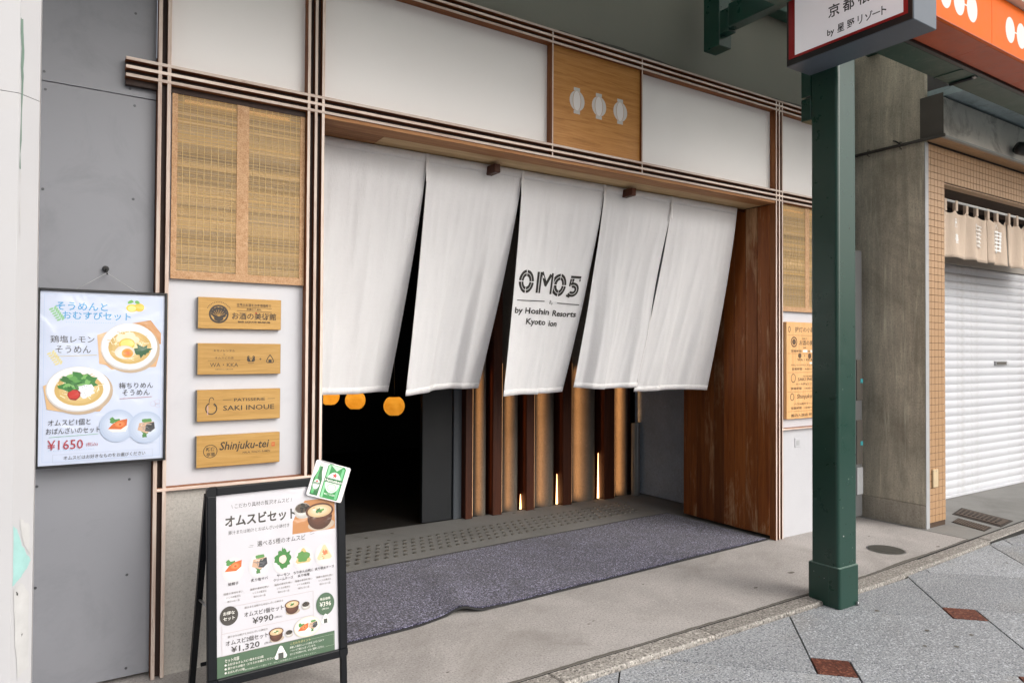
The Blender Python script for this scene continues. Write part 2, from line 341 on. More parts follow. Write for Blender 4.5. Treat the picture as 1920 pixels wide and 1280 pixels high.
# ------------------------------------------------------------------ flat print (lettering and pictures on boards, cloth and posters)
_TC = {}
def glyphs(txt, bold, shear, res):
    key = (txt, bold, shear, res)
    if key not in _TC:
        cu = bpy.data.curves.new('tmp', 'FONT'); cu.body = txt; cu.size = 1; cu.fill_mode = 'FRONT'; cu.resolution_u = res; cu.offset = bold; cu.shear = shear
        ob = bpy.data.objects.new('tmp', cu); COL.objects.link(ob); bpy.context.view_layer.update()
        me = bpy.data.meshes.new_from_object(ob.evaluated_get(bpy.context.evaluated_depsgraph_get()))
        v = [(q.co.x, q.co.y) for q in me.vertices]; f = [tuple(p.vertices) for p in me.polygons]
        bpy.data.objects.remove(ob); bpy.data.curves.remove(cu); bpy.data.meshes.remove(me); _TC[key] = (v, f)
    return _TC[key]
class Canvas:
    """artwork in metres, y up; every call adds faces of one colour at the current print layer"""
    def __init__(s): s.v = []; s.f = []; s.c = []; s.k = 0
    def up(s): s.k += 2; return s
    def add(s, v, f, c):
        b = len(s.v); s.v += [(x, y, s.k) for x, y in v]; s.k += 1; s.f += [tuple(b+i for i in q) for q in f]; s.c += [lin(c)]*len(f)
    def poly(s, pts, c): s.add(pts, [tuple(range(len(pts)))], c)
    def rect(s, x0, y0, x1, y1, c): s.poly([(x0, y0), (x1, y0), (x1, y1), (x0, y1)], c)
    def ell(s, cx, cy, rx, ry, c, n=28, rot=0):
        a, b = math.cos(rot), math.sin(rot)
        s.poly([(cx+rx*math.cos(t)*a-ry*math.sin(t)*b, cy+rx*math.cos(t)*b+ry*math.sin(t)*a) for t in (2*math.pi*k/n for k in range(n))], c)
    def grad(s, cx, cy, rx, ry, c0, c1, n=7, dx=0., dy=0., rot=0):
        a = [int(c0[i:i+2], 16) for i in (0, 2, 4)]; b = [int(c1[i:i+2], 16) for i in (0, 2, 4)]
        for k in range(n):
            t = k/(n-1); q = 1-.85*t; s.ell(cx+dx*rx*t, cy+dy*ry*t, rx*q, ry*q, '%02x%02x%02x' % tuple(int(u+(v-u)*t) for u, v in zip(a, b)), 28, rot)
    def ring(s, cx, cy, rx, ry, wd, c, t0=0, t1=2*math.pi, n=32):
        v = []; f = []
        for k in range(n+1):
            t = t0+(t1-t0)*k/n; v += [(cx+rx*math.cos(t), cy+ry*math.sin(t)), (cx+(rx-wd)*math.cos(t), cy+(ry-wd)*math.sin(t))]
            if k: f.append((2*k-2, 2*k, 2*k+1, 2*k-1))
        s.add(v, f, c)
    def line(s, pts, wd, c):
        for (x0, y0), (x1, y1) in zip(pts, pts[1:]):
            d = math.hypot(x1-x0, y1-y0) or 1; nx, ny = -(y1-y0)/d*wd/2, (x1-x0)/d*wd/2
            s.add([(x0-nx, y0-ny), (x1-nx, y1-ny), (x1+nx, y1+ny), (x0+nx, y0+ny)], [(0, 1, 2, 3)], c)
    def blob(s, cx, cy, rx, ry, c, jag=.25, n=18, seed=1, rot=0):
        r = random.Random(seed); a, b = math.cos(rot), math.sin(rot); P = []
        for k in range(n):
            t = 2*math.pi*k/n; q = 1+r.uniform(-jag, jag); x, y = rx*q*math.cos(t), ry*q*math.sin(t); P.append((cx+x*a-y*b, cy+x*b+y*a))
        b0 = [(cx, cy)]+P; s.add(b0, [(0, i+1, (i+1) % n+1) for i in range(n)], c)
    def text(s, txt, cx, cy, h, c, wd=None, bold=0., shear=0., align='C', res=2, rot=0):
        """h: height of the ink, wd: width of the ink (None: natural)"""
        v, f = glyphs(txt, bold, shear, res)
        if not v: return
        xs = [p[0] for p in v]; ys = [p[1] for p in v]; x0, x1, y0, y1 = min(xs), max(xs), min(ys), max(ys)
        sy = h/(y1-y0); sx = wd/(x1-x0) if wd else sy; mx = {'C': (x0+x1)/2, 'L': x0, 'R': x1}[align]; my = (y0+y1)/2
        a, b = math.cos(rot), math.sin(rot)
        s.add([(cx+(x-mx)*sx*a-(y-my)*sy*b, cy+(x-mx)*sx*b+(y-my)*sy*a) for x, y in v], f, c)
    def build(s, name, fn, mat, parent, step=.00003):
        me = bpy.data.meshes.new(name); me.from_pydata([tuple(fn(x, y, (k+1)*step)) for x, y, k in s.v], [], s.f); me.update()
        ca = me.color_attributes.new('Col', 'FLOAT_COLOR', 'CORNER'); i = 0; buf = []
        for p, c in zip(me.polygons, s.c): buf += [c[0], c[1], c[2], 1.]*p.loop_total
        ca.data.foreach_set('color', buf); return link(name, me, mat, parent)
def plane_fn(o, ux, uy, n):
    o, ux, uy, n = Vector(o), Vector(ux), Vector(uy), Vector(n); return lambda x, y, d: o+ux*x+uy*y+n*d

# ================================================================== SETTING: ground, kerb, paving
struct(box('ground', -60, 60, -60, 40, -.4, -.06, 'ground'))
def clip(poly, a, b, c):                      # keep a*x+b*y<=c
    out = []
    for i, p in enumerate(poly):
        q = poly[(i+1) % len(poly)]; dp, dq = a*p[0]+b*p[1]-c, a*q[0]+b*q[1]-c
        if dp <= 0: out.append(p)
        if dp*dq < 0: t = dp/(dp-dq); out.append((p[0]+(q[0]-p[0])*t, p[1]+(q[1]-p[1])*t))
    return out
KX = [-9, -.35, 3.4, 9]; KB = [-.89, -.878, -.685, -.39]; KF = [-1.005, -.995, -.79, -.495]
def kerb_y(x, K):
    for i in range(3):
        if x <= KX[i+1]: return K[i]+(K[i+1]-K[i])*(x-KX[i])/(KX[i+1]-KX[i])
    return K[-1]
pav = struct(box('pavement', -16, 16, -14, -1.0, -.059, -.024, 'joint'))
S2 = math.sqrt(2); L_, H_ = .8895, .0885
cu_, cv_ = (-1.635-1.511)/S2, (-1.635+1.511)/S2
def uv2(u, v): u += cu_; v += cv_; return ((u+v)/S2, (u-v)/S2)
def cut(poly):
    i = 0 if sum(p[0] for p in poly)/4 < -.35 else 1 if sum(p[0] for p in poly)/4 < 3.4 else 2
    dx, dy = KX[i+1]-KX[i], KF[i+1]-KF[i]
    return clip(poly, -dy, dx, -dy*KX[i]+dx*(KF[i]-.004))
g_ = .004
npav = 0
for i in range(-7, 8):
    for j in range(-7, 8):
        u0, v0 = i*L_, j*L_
        x_, y_ = uv2(u0+L_/2, v0+L_/2)
        if not (-7 < x_ < 4.6 and -5.2 < y_ < -.3): continue
        a = H_ if (i+j) % 2 == 0 else -H_
        R_ = [(u0+a+g_, v0-a+g_), (u0+L_-a-g_, v0-a+g_), (u0+L_-a-g_, v0+L_+a-g_), (u0+a+g_, v0+L_+a-g_)]
        P = cut([uv2(*p) for p in R_][::-1]); dz = random.uniform(-.0012, .0012)
        if len(P) >= 3: prism('paving_slab', P, -.05, -.015+dz, 'granite', pav, bev=.0015); npav += 1
        P = cut([uv2(u0+q*(H_-g_), v0+r*(H_-g_)) for q, r in ((-1, -1), (1, -1), (1, 1), (-1, 1))][::-1])
        if len(P) >= 3: hid = x_ > .6 and sum(p[1] for p in P)/len(P) > -1.1; prism('paving_slab' if hid else 'red_granite_inset', P, -.05, -.0145, 'granite' if hid else 'granite_red', pav, bev=.0015)
apr = struct(box('shop_apron', -14, 12, -.9, 0, -.059, -.0005, 'joint'))
prism('apron_slab', [(x, kerb_y(x, KB)+.012) for x in (-9, -5, -2, -.35, 1.32)]+[(1.32, .3), (-9, .3)], -.05, 0, 'apron', apr)
prism('apron_slab', [(x, kerb_y(x, KB)+.012) for x in (1.326, 2.2, 3.4, 9)]+[(9, 2), (1.326, 2)], -.05, .001, 'threshold', apr)
r_ = random.Random(11); v = []; f = []
for k in range(241):
    x = -5.5+8*k/240; y0 = kerb_y(x, KB)+.0125; wd = .006+.022*max(0, mnoise.noise(Vector((x*1.7, 0, 3)))+.35)+r_.uniform(0, .006)
    v += [(x, y0, .0006), (x, y0+wd, .0006)]
    if k: f.append((2*k-2, 2*k, 2*k+1, 2*k-1))
pyd('crumbled_edge', v, f, 'crumble', apr)
for x, y, r0 in ((-2.30, -.52, .012), (-2.25, -.50, .009), (-1.05, -.62, .016), (.12, -.33, .02), (-.6, -.55, .03), (-3.2, -.62, .010), (.9, -.75, .02), (-1.6, -.2, .011), (.75, -.3, .014)):
    pyd('dark_spot', [(x+r0*(1+.3*r_.uniform(-1, 1))*math.cos(t*.5236), y+.5*r0*(1+.3*r_.uniform(-1, 1))*math.sin(t*.5236), .0007) for t in range(12)], [tuple(range(12))], 'crumble', apr)
kb = struct(box('kerb', -9, 9, -.86, -.8, -.058, -.03, 'joint'))
xk = [-9, -5.9, -4.85, -3.82, -2.83, -1.855, -.83, .41, 1.42, 2.5, 3.6, 5, 7, 9]
for a, b in zip(xk, xk[1:]):
    a += .002; b -= .002; sub = [a]+[q for q in KX if a < q < b]+[b]; o_ = .0 if b < .45 else .006
    prism('kerb_stone', [(x, kerb_y(x, KF)) for x in sub]+[(x, kerb_y(x, KB)-.004-o_) for x in sub[::-1]], -.05, .006+random.uniform(-.002, .002), 'granite_kerb', kb, bev=.006)

# ================================================================== SHOPFRONT
V = [-4.3356, -4.2986]; W = [-3.669, -3.633, -3.597]; Xc = [0, .0372, .0744]; YY = [-2.169, -1.4237]
RZ = [2.7234, 2.687, 2.6507]; SZ = [3.4307, 3.3948, 3.3589]; EX = -4.47; XR = 1.04; BW = .007
shop = thing('shopfront', (-1.8, 0, 0), 'dark wood framed shopfront with white panels above a wide recessed entrance', 'shopfront')
def bar(name, x0, x1, y0, y1, z0, z1, front, side, parent):
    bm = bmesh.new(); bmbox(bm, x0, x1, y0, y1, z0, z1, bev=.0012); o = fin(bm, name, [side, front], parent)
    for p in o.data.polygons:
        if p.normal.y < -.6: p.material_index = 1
    return o
def rail(z, x0, x1, y0=0., parent=shop, bw=BW): return bar('rail', x0, x1, y0, .056, z-bw, z+bw, 'rail_front', 'rail_side', parent)
def upright(x, z0, z1, y0=.0015, parent=shop, bw=BW): return bar('upright', x-bw, x+bw, y0, .0585, z0, z1, 'upright_front', 'upright_side', parent)
for z in RZ: rail(z, EX, XR)
for z in SZ: rail(z, EX, XR)
for x in V+W: upright(x, .003 if x in V else .003, 4.1, bw=.0078 if x in V else BW)
for x in Xc: upright(x, .003, 3.4372)
for x in YY: upright(x, RZ[2]-.004, 3.4372, bw=.0048)
for x in (.70, .737, .774): upright(x, .003, 3.4372)
for x0, x1, z0, z1 in ((EX+.002, W[2]+.006, RZ[2]-.034, RZ[0]+.004), (W[2]+.0062, XR-.002, RZ[2]-.0065, RZ[0]+.004), (EX+.002, XR-.002, SZ[2]-.004, SZ[0]+.004)): box('rail_backing', x0, x1, .03, .0555, z0, z1, 'backing', shop)
for xs in (V, W, Xc, [.70, .774]): box('upright_backing', xs[0]-.004, xs[-1]+.004, .031, .0575, .004, 3.36 if xs is Xc or xs[0] == .7 else 4.09, 'backing', shop)
rail(.8314, V[0]+.008, W[2]+.007, .0008); rail(.855, Xc[2]-.007, .70, .0008, bw=.006)
PY = .058
def panel(name, x0, x1, z0, z1, mat, y=PY): return box(name, x0, x1, y, y+.02, z0, z1, mat, shop)
panel('white_panel', V[1], W[0], RZ[0], SZ[2], 'white_panel'); panel('white_panel', W[2], YY[0], RZ[0], SZ[2], 'white_panel')
panel('white_panel', YY[1], Xc[0], RZ[0], SZ[2], 'white_panel'); panel('white_panel', Xc[2], .70, RZ[0], SZ[2], 'white_panel')
panel('white_panel', V[1], W[0], .8314, RZ[2], 'white_lower'); panel('white_panel', Xc[2], .70, .855, RZ[2], 'white_lower')
panel('white_panel', V[1], W[0], SZ[0], 4.1, 'white_panel')
box('plinth_wall', V[1]+.008, W[0]-.008, .034, .3, .0, .823, 'concrete_left', shop)
box('plinth_wall', Xc[2]+.008, .692, .034, .3, .0, .848, 'plaster_right', shop)
# lantern panel with three inlaid lanterns
lp = box('lantern_panel', YY[0]+.0048, YY[1]-.0048, .022, .05, RZ[0]+.007, SZ[2]-.007, 'oak_panel', shop)
for cx in (-1.964, -1.784, -1.602):
    c = Canvas(); cz = 3.04
    c.rect(cx-.027, cz+.062, cx+.023, cz+.083, 'bfbdb9'); c.rect(cx-.027, cz-.083, cx+.023, cz-.062, 'bfbdb9'); c.ell(cx, cz, .060, .064, 'c9c5c2', 32)
    c.up(); c.ell(cx-.002, cz, .0335, .0635, 'b08a5e', 28); c.up(); c.ell(cx-.002, cz, .0295, .0625, 'dcd8d6', 28)
    c.build('lantern_emblem', plane_fn((0, .0218, 0), (1, 0, 0), (0, 0, 1), (0, -1, 0)), 'print', lp)
# header wall above the top rails
hw = tag(box('header_wall', -9, 1.15, .06, .4, 3.4375, 6, 'soffit_wall'), 'plain grey plaster wall above the shopfront top rails', 'wall')
bm = bmesh.new(); P = [bm.verts.new((x, .0585, 3.4378)) for x in (-4.6, 1.14)]; n_ = 120; top = []
r_ = random.Random(3)
for k in range(n_+1):
    x = 1.14-(5.74)*k/n_; top.append(bm.verts.new((x, .0585, 3.474+.012*math.sin(x*3.1)+r_.uniform(-.005, .005))))
bot = [bm.verts.new((1.14-5.74*k/n_, .0585, 3.4378)) for k in range(n_+1)]
for v_ in P: bm.verts.remove(v_)
for k in range(n_): bm.faces.new((bot[k], bot[k+1], top[k+1], top[k]))
fin(bm, 'sealant_band', 'seal_dark', hw)
# entrance recess
box('soffit_board', W[2]+.007, Xc[0]-.007, .008, .135, 2.625, 2.6435, 'soffit', shop)
box('soffit_board', W[2]+.007, -3.215, .137, .40, 2.625, 2.6435, 'soffit', shop); box('soffit_board', -3.213, Xc[0]-.007, .137, .40, 2.626, 2.6445, 'soffit_pale', shop)
rv = box('reveal_wall', .006, .34, .06, .955, .03, 2.643, 'backing', shop)
yb = [0.0585, .172, .287, .398, .507, .612, .716, .806, .879, .958]
for a, b in zip(yb, yb[1:]): box('plank', -.012+random.uniform(-.0012, .0012), .004, a+.0015, b-.0015, .028+random.uniform(-.002, .003), 2.62, 'cedar', rv, .003)
rl = box('reveal_wall', -3.93, -3.606, .06, .955, .03, 2.643, 'backing', shop)
for a, b in zip(yb, yb[1:]): box('plank', -3.604, -3.588, a+.0008, b-.0008, .028, 2.641, 'cedar', rl, .0015)
struct(box('entrance_floor', -3.95, .7, .05, 1.93, -.05, .0012, 'threshold'))
fl = bpy.data.objects['entrance_floor']
struct(box('interior_floor', -7, 3, 1.931, 6.5, -.05, -.012, 'dark_floor'))
tag(box('concrete_side_wall', .358, .7, .90, 1.98, .012, 2.9, 'side_concrete'), 'blue grey concrete side wall inside the entrance behind the cedar planks', 'wall')
bm = bmesh.new()
for a in ((-7, 3, 6.4, 6.5, -.05, 3), (-7, -6.9, 1.93, 6.5, -.05, 3), (2.9, 3, 1.93, 6.5, -.05, 3), (-7, 3, .41, 6.5, 2.75, 2.9), (-7, -3.94, .5, 2.0, -.05, 2.9), (-7, -2.95, 1.95, 2.1, -.05, 2.9)): bmbox(bm, *a)
struct(fin(bm, 'interior_wall', 'dark_wall'))
tag(box('dark_door_panel', -2.09, -1.806, 1.955, 2.0, .0, 2.6, 'dark_door', None, .003), 'dark slate sliding door leaf standing left of the plaster fins', 'door')
tag(box('door_jamb', -1.800, -1.72, 1.935, 2.02, .0, 2.6, 'jamb_grey', None, .003), 'narrow grey door jamb between the dark leaf and the first brown post', 'door jamb')
# plaster fins and brown posts of the back screen, with warm strips behind the posts
scr = thing('fin_screen', (-.7, 1.95, 0), 'screen of rounded plaster fins and brown posts lit by warm strips at the back', 'screen')
posts = [(-1.715, -1.645), (-1.437, -1.342), (-1.075, -.988), (-.656, -.552), (-.143, -.012)]
ends = [-1.442, -1.095, -.678, -.166, .262]
for i, ((a, b), e) in enumerate(zip(posts, ends)):
    box('post', a, b, 1.872, 2.02, 0.002, 2.7, 'post_wood', scr, .003)
    n = 22; pr = [(b+.022+(e-b-.022)*k/n, 2.035-.125*math.sin(math.pi/2*min(1, k/n/.62)) if k/n < .62 else 1.91+.09*(1-math.cos(math.pi/2*(k/n-.62)/.38))) for k in range(n+1)]
    bm = bmesh.new(); A = [bm.verts.new((x, y, .002)) for x, y in pr]; B = [bm.verts.new((x, y, 2.7)) for x, y in pr]
    for k in range(n): bm.faces.new((A[k], A[k+1], B[k+1], B[k]))
    A2 = bm.verts.new((e, 2.05, .002)); B2 = bm.verts.new((e, 2.05, 2.7)); bm.faces.new((A[-1], A2, B2, B[-1]))
    fin(bm, 'plaster_fin', 'fin_plaster', scr, True)
    box('light_strip', b+.0005, b+.005, 1.879, 1.893, .02, 1.35, 'led', scr)
    ld = bpy.data.lights.new('strip_light', 'AREA'); ld.shape = 'RECTANGLE'; ld.size = 1.25; ld.size_y = .008; ld.spread = R(56); ld.energy = (.40, .48, .6, .85, .75)[i]; ld.color = (1, .47, .17)
    lo = bpy.data.objects.new('strip_light', ld); COL.objects.link(lo); zd = -Vector((math.cos(R(24)), math.sin(R(24)), 0)); xd = Vector((0, 0, 1)); yd = zd.cross(xd)
    mw = Matrix((xd, yd, zd)).transposed().to_4x4(); mw.translation = (b+.008, 1.886, .66); lo.matrix_world = mw; setp(lo, scr)
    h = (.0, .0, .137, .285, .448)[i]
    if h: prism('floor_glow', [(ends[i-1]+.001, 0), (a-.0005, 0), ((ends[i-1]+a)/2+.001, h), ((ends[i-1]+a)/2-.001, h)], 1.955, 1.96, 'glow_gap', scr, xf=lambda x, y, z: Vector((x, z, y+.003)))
box('screen_back', -1.70, .36, 2.052, 2.06, 0, 2.7, 'post_wood', scr)
gp = thing('door_guard_post', (.271, 1.90, 0), 'short square aluminium guard post in the back corner of the entrance', 'post')
box('post_body', .235, .27, 1.85, 1.9, .002, .735, 'alu_grey', gp, .003); box('post_cover', .27, .305, 1.845, 1.9, .002, .74, 'steel', gp, .003)
# tactile studs in the entrance floor
sm = None; stud_n = 0
def stud_mesh():
    bm = bmesh.new(); n = 8; rings = [[bm.verts.new((r*math.cos(2*math.pi*k/n), r*math.sin(2*math.pi*k/n), z)) for k in range(n)] for r, z in ((.0175, 0), (.0155, .0055), (.009, .008))]
    for A, B in zip(rings, rings[1:]):
        for k in range(n): bm.faces.new((A[k], A[(k+1) % n], B[(k+1) % n], B[k]))
    bm.faces.new(rings[-1]); me = bpy.data.meshes.new('stud'); bm.to_mesh(me); bm.free(); me.materials.append(MAT['stud']); return me
sm = stud_mesh()
for j in range(5):
    for i in range(46):
        x = -3.48+i*.0738+(.037 if j % 2 else 0); y = 1.145+j*.083+(x+3.04)*.068
        if x > -.05-.09*max(0, 2-j) or x < -3.5: continue
        o = bpy.data.objects.new('floor_stud', sm); COL.objects.link(o); o.location = (x, y, .0012); setp(o, fl)
for x, y in ((-2.661, 1.757), (-2.434, 1.782), (-2.539, 1.6), (-1.219, 1.86), (-.995, 1.865), (-.296, 1.85)):
    o = bpy.data.objects.new('floor_bolt', sm); COL.objects.link(o); o.location = (x, y, .0005); o.scale = (.9, .9, .5); setp(o, fl)
# grey boarded wall on the left
gw = thing('grey_board_wall', (-4.8, .07, 0), 'smooth grey boarded wall with screw heads left of the shopfront', 'wall')
box('wall_board', -9, -4.3445, .062, .3, .02, 2.5755, 'grey_board', gw, .0012); box('wall_board', -9, -4.3445, .0615, .3, 2.5785, 6, 'grey_board', gw, .0012)
box('wall_backing', -9, -4.35, .075, .29, 2.57, 2.585, 'joint', gw)
gr = thing('grey_wall_strip', (1.1, .07, 0), 'grey wall strip behind the green column next to the meter cabinet', 'wall'); box('wall_board', .782, 1.15, .062, .3, .0, 3.436, 'grey_board', gr); box('wall_board', 1.152, 1.371, .42, .5, .0, 6, 'grey_board', gr)
for x, z in ((-4.766, 2.616), (-4.448, 2.609), (-4.761, 2.542), (-4.429, 2.538), (-4.765, 2.122), (-4.43, 2.121), (-4.43, .882), (-4.769, .883), (-4.435, .464), (-4.769, .465), (-4.434, .056), (-4.766, 1.62), (-4.43, 2.95), (-4.764, 3.03)):
    bm = bmesh.new(); bmtube(bm, [(x, .063, z), (x, .0595, z)], [.0062, .0048], 12); fin(bm, 'screw_head', 'dark_screw', gw)
# near-left white column
wp = thing('white_column', (-4.86, -1.07, 0), 'white painted column with peeling turquoise patches at the left edge', 'column')
def cham(x0, x1, y0, y1, c): return [(x0+c, y0), (x1-c, y0), (x1, y0+c), (x1, y1-c), (x1-c, y1), (x0+c, y1), (x0, y1-c), (x0, y0+c)]
prism('shaft', cham(-5.01, -4.757, -1.2, -.95, .045), -.012, 2.128, 'white_pillar', wp); prism('shaft', cham(-5.01, -4.757, -1.2, -.95, .045), 2.1295, 4.1, 'white_pillar', wp)
prism('joint_band', cham(-5.0085, -4.7585, -1.1985, -.9515, .045), 2.127, 2.1305, 'joint', wp)
fcw = plane_fn((-4.802, -1.2, 0), (1/S2, 1/S2, 0), (0, 0, 1), (1/S2, -1/S2, 0))
def chip(name, pts, mat, d=.0008):
    pyd(name, [fcw(x, z, d) for x, z in pts], [tuple(range(len(pts)))], mat, wp)
def jag(pts, a=.003, sub=4, seed=1):
    r = random.Random(seed); out = []
    for i, p in enumerate(pts):
        q = pts[(i+1) % len(pts)]
        for k in range(sub): out.append((p[0]+(q[0]-p[0])*k/sub+r.uniform(-a, a)*.5, p[1]+(q[1]-p[1])*k/sub+r.uniform(-a, a)))
    return out
# (chamfer is 6.4 cm wide)
for k, (pts, mm) in enumerate((([(.004, .985), (.012, .98), (.03, .93), (.058, .885), (.04, .86), (.018, .838), (.004, .83)], 'turquoise'), ([(.0, .43), (.010, .425), (.026, .38), (.03, .3), (.024, .25), (.0, .22)], 'turquoise'),
    ([(.002, 2.33), (.006, 2.33), (.012, 2.25), (.010, 2.13), (.006, 1.93), (.003, 1.93), (.005, 2.12)], 'scratch_green'), ([(.006, 1.92), (.009, 1.92), (.008, 1.75), (.006, 1.75)], 'pale_chip'), ([(.02, 1.0), (.05, .98), (.055, .9), (.03, .94)], 'pale_chip'), ([(.004, .82), (.03, .83), (.05, .8), (.055, .6), (.02, .58)], 'pale_chip'), ([(.012, .815), (.02, .81), (.018, .80)], 'dark_scuff'), ([(.03, .70), (.036, .694), (.032, .69)], 'dark_scuff'))):
    chip('paint_chip', jag(pts, .004, 5, k+1), mm, .0008+.0002*k)

# ================================================================== bamboo blinds
def blind(x0, x1, z0, z1, xm, label, seed):
    t = thing('bamboo_blind', ((x0+x1)/2, .045, z0), label, 'blind', 'bamboo blinds in the shopfront bays'); y = .034; r = random.Random(seed)
    bw = .023
    v = []; f = []; cols = []; n = int((z1-z0-.035)/.0036); base = lin('bd985c')
    tone = 1.; drift = 0.
    for i in range(n):
        z = z0+.034+i*.0036; drift = .85*drift+r.uniform(-.2, .2); q = .98+drift*.7+r.uniform(-.22, .22); h = .0026*r.uniform(.85, 1.05)
        yy = y+r.uniform(0, .0008)
        for seg in range(2):
            a, b = ((x0+bw-.003, xm-.024), (xm+.024, x1-bw+.003))[seg]; qq = q*r.uniform(.9, 1.1); k = len(v)
            dy = [r.uniform(-.0003, .0003) for _ in range(2)]
            for (xx, d) in ((a, dy[0]), (b, dy[1])): v += [(xx, yy, z+d), (xx, yy+.0016, z+d), (xx, yy+.0016, z+h+d), (xx, yy, z+h+d)]
            f += [(k, k+4, k+7, k+3), (k+3, k+7, k+6, k+2), (k+1, k+2, k+6, k+5), (k, k+1, k+5, k+4)]
            grey = r.uniform(0, .25); c = tuple(bb*qq*(1-grey)+.33*grey*qq for bb in base); cols += [(*c, 1)]*16
    me = bpy.data.meshes.new('bamboo_slats'); me.from_pydata(v, [], f); me.update()
    ca = me.color_attributes.new('Col', 'FLOAT_COLOR', 'CORNER'); ca.data.foreach_set('color', [q for c in cols for q in c])
    o = link('bamboo_slats', me, 'bamboo', t); o['kind'] = 'stuff'
    box('side_border', x0, x0+bw, y-.002, y+.004, z0+.034, z1, 'brocade', t); box('side_border', x1-bw, x1, y-.002, y+.004, z0+.034, z1, 'brocade', t)
    box('centre_border', xm-.027, xm+.027, y-.0024, y+.004, z0+.034, z1, 'brocade', t); box('bottom_border', x0, x1, y-.0028, y+.005, z0, z0+.036, 'brocade', t)
    for a, b in ((x0+bw, xm-.027), (xm+.027, x1-bw)):
        k = 8
        for i in range(1, k+1):
            xx = a+(b-a)*(i-.3)/(k+.4); box('thread', xx-.0011, xx+.0011, y-.0012, y-.0002, z0+.036, z1, 'thread', t)
    for a, b in ((x0+bw+.03, xm-.03), (xm+.03, x1-bw-.05)): box('light_strip', a, b, y+.012, y+.016, z1-.05, z1-.036, 'blind_led', t)
    return t
blind(-4.281, -3.679, 1.776, 2.6405, -3.974, 'bamboo blind with brocade borders above the four wooden plaques', 5)
blind(.084, .690, 1.788, 2.6405, .437, 'bamboo blind with brocade borders above the wooden directory board', 6)

# ================================================================== wooden plaques
INK = '3a3128'
def plaque(z, label):
    o = thing('wooden_plaque', (-3.977, .055, z-.145), label, 'plaque', 'wooden shop plaques on the white panel')
    bm = bmesh.new(); bmbox(bm, -4.165, -3.789, .0265, .057, z-.145, z, bev=.0015); b = fin(bm, 'board', ['plaque', 'plaque_side'], o)
    for p in b.data.polygons:
        if abs(p.normal.x) > .6: p.material_index = 1
    return o, plane_fn((-4.165, .0264, z-.145), (.376, 0, 0), (0, 0, .376), (0, -1, 0))      # unit = plaque width
AS = .145/.376
p1, f1 = plaque(1.698, 'wooden plaque with a round leaf crest and three lines of text, topmost of four')
c = Canvas(); c.ring(.24, AS*.47, .115, .115, .022, INK); c.ell(.24, AS*.47, .078, .06, INK); c.ell(.24, AS*.47-.01, .045, .085, INK)
for k in range(9): t = R(200-k*27.5-10); c.ell(.24+.07*math.cos(t), AS*.5+.055*math.sin(t), .024, .024, INK, 10)
c.ell(.24, AS*.47-.055, .055, .035, INK); c.up()
for k in range(7): t = R(20+k*23.5); c.line([(.24, AS*.40), (.24+.075*math.cos(t), AS*.43+.07*math.sin(t))], .005, 'b58a46')
for k in range(16): t = R(150-k*8); c.ell(.24+.15*math.cos(t), AS*.47+.15*math.sin(t), .006, .006, INK, 6)
c.text('世界のお酒をお手頃価格で', .66, .305, .036, INK, .42, .004); c.line([(.45, .278), (.88, .272)], .004, INK); c.text('京都三条烏丸', .66, .252, .024, INK, .18, .012); c.line([(.45, .23), (.88, .226)], .004, INK)
c.text('お酒の美術館', .665, .165, .088, INK, .54, .008); c.text('BAR LIQUOR MUSEUM', .665, .09, .026, INK, .39, .02); c.up(); c.ell(.685, .207, .012, .008, 'b02a22', 10)
c.build('lettering', f1, 'print', p1)
p2, f2 = plaque(1.485, 'wooden plaque with small kimono and rice ball marks, second from the top')
c = Canvas(); c.text('キモノレンタル', .31, .295, .03, INK, .25, .01); c.text('と', .31, .25, .026, INK, None, .01); c.text('オムスビの店', .31, .205, .03, INK, .22, .01)
c.line([(.12, .172), (.5, .172)], .004, INK); c.text('WA・KKA', .31, .118, .048, INK, .33, .002); c.text('KIMONO & OMUSUBI', .31, .062, .012, INK, .21, .01)
c.build('lettering', f2, 'print', p2); c = Canvas(); c.poly([(.58, .17), (.60, .155), (.66, .155), (.68, .17), (.675, .225), (.655, .235), (.63, .19), (.605, .235), (.585, .225)], INK); c.ring(.63, .145, .04, .012, .006, INK, 3.3, 6.1, 10)
c.up()
for k in (-1, 0, 1): c.line([(.63, .165), (.63+k*.028, .225)], .006, 'bd9148')
c.build('kimono_emblem', f2, 'print', p2); c = Canvas(); c.text('+', .745, .19, .03, INK, None, .01); c.build('plus_mark', f2, 'print', p2); c = Canvas()
tri = [(.865, .245), (.895, .2), (.91, .16), (.9, .145), (.83, .145), (.82, .16), (.835, .2)]; c.line(tri+[tri[0]], .011, INK); c.rect(.845, .142, .885, .185, INK)
c.build('rice_ball_emblem', f2, 'print', p2)
p3, f3 = plaque(1.269, 'wooden plaque with a swirl mark and spaced capital letters, third from the top')
c = Canvas(); c.ring(.165, .155, .07, .075, .014, INK, R(-250), R(50), 28); c.ring(.168, .245, .032, .05, .009, INK, R(20), R(200), 14); c.line([(.19, .2), (.205, .215), (.21, .18)], .012, INK)
c.up(); c.line([(.125, .19), (.125, .08)], .01, 'b99aa0')
c.text('PATISSERIE', .62, .255, .038, INK, .375, .012); c.text('SAKI INOUE', .613, .155, .062, INK, .62, .012)
for a, b in ((.3, .4), (.84, .93)): c.line([(a, .258), (b, .258)], .005, INK)
c.build('lettering', f3, 'print', p3)
p4, f4 = plaque(1.057, 'wooden plaque with a round carved seal and slanted lettering, lowest of four')
c = Canvas(); c.ring(.16, .195, .082, .082, .008, INK); c.text('新宿', .16, .22, .05, INK, .1, .02); c.text('亭華', .165, .155, .05, INK, .1, .012)
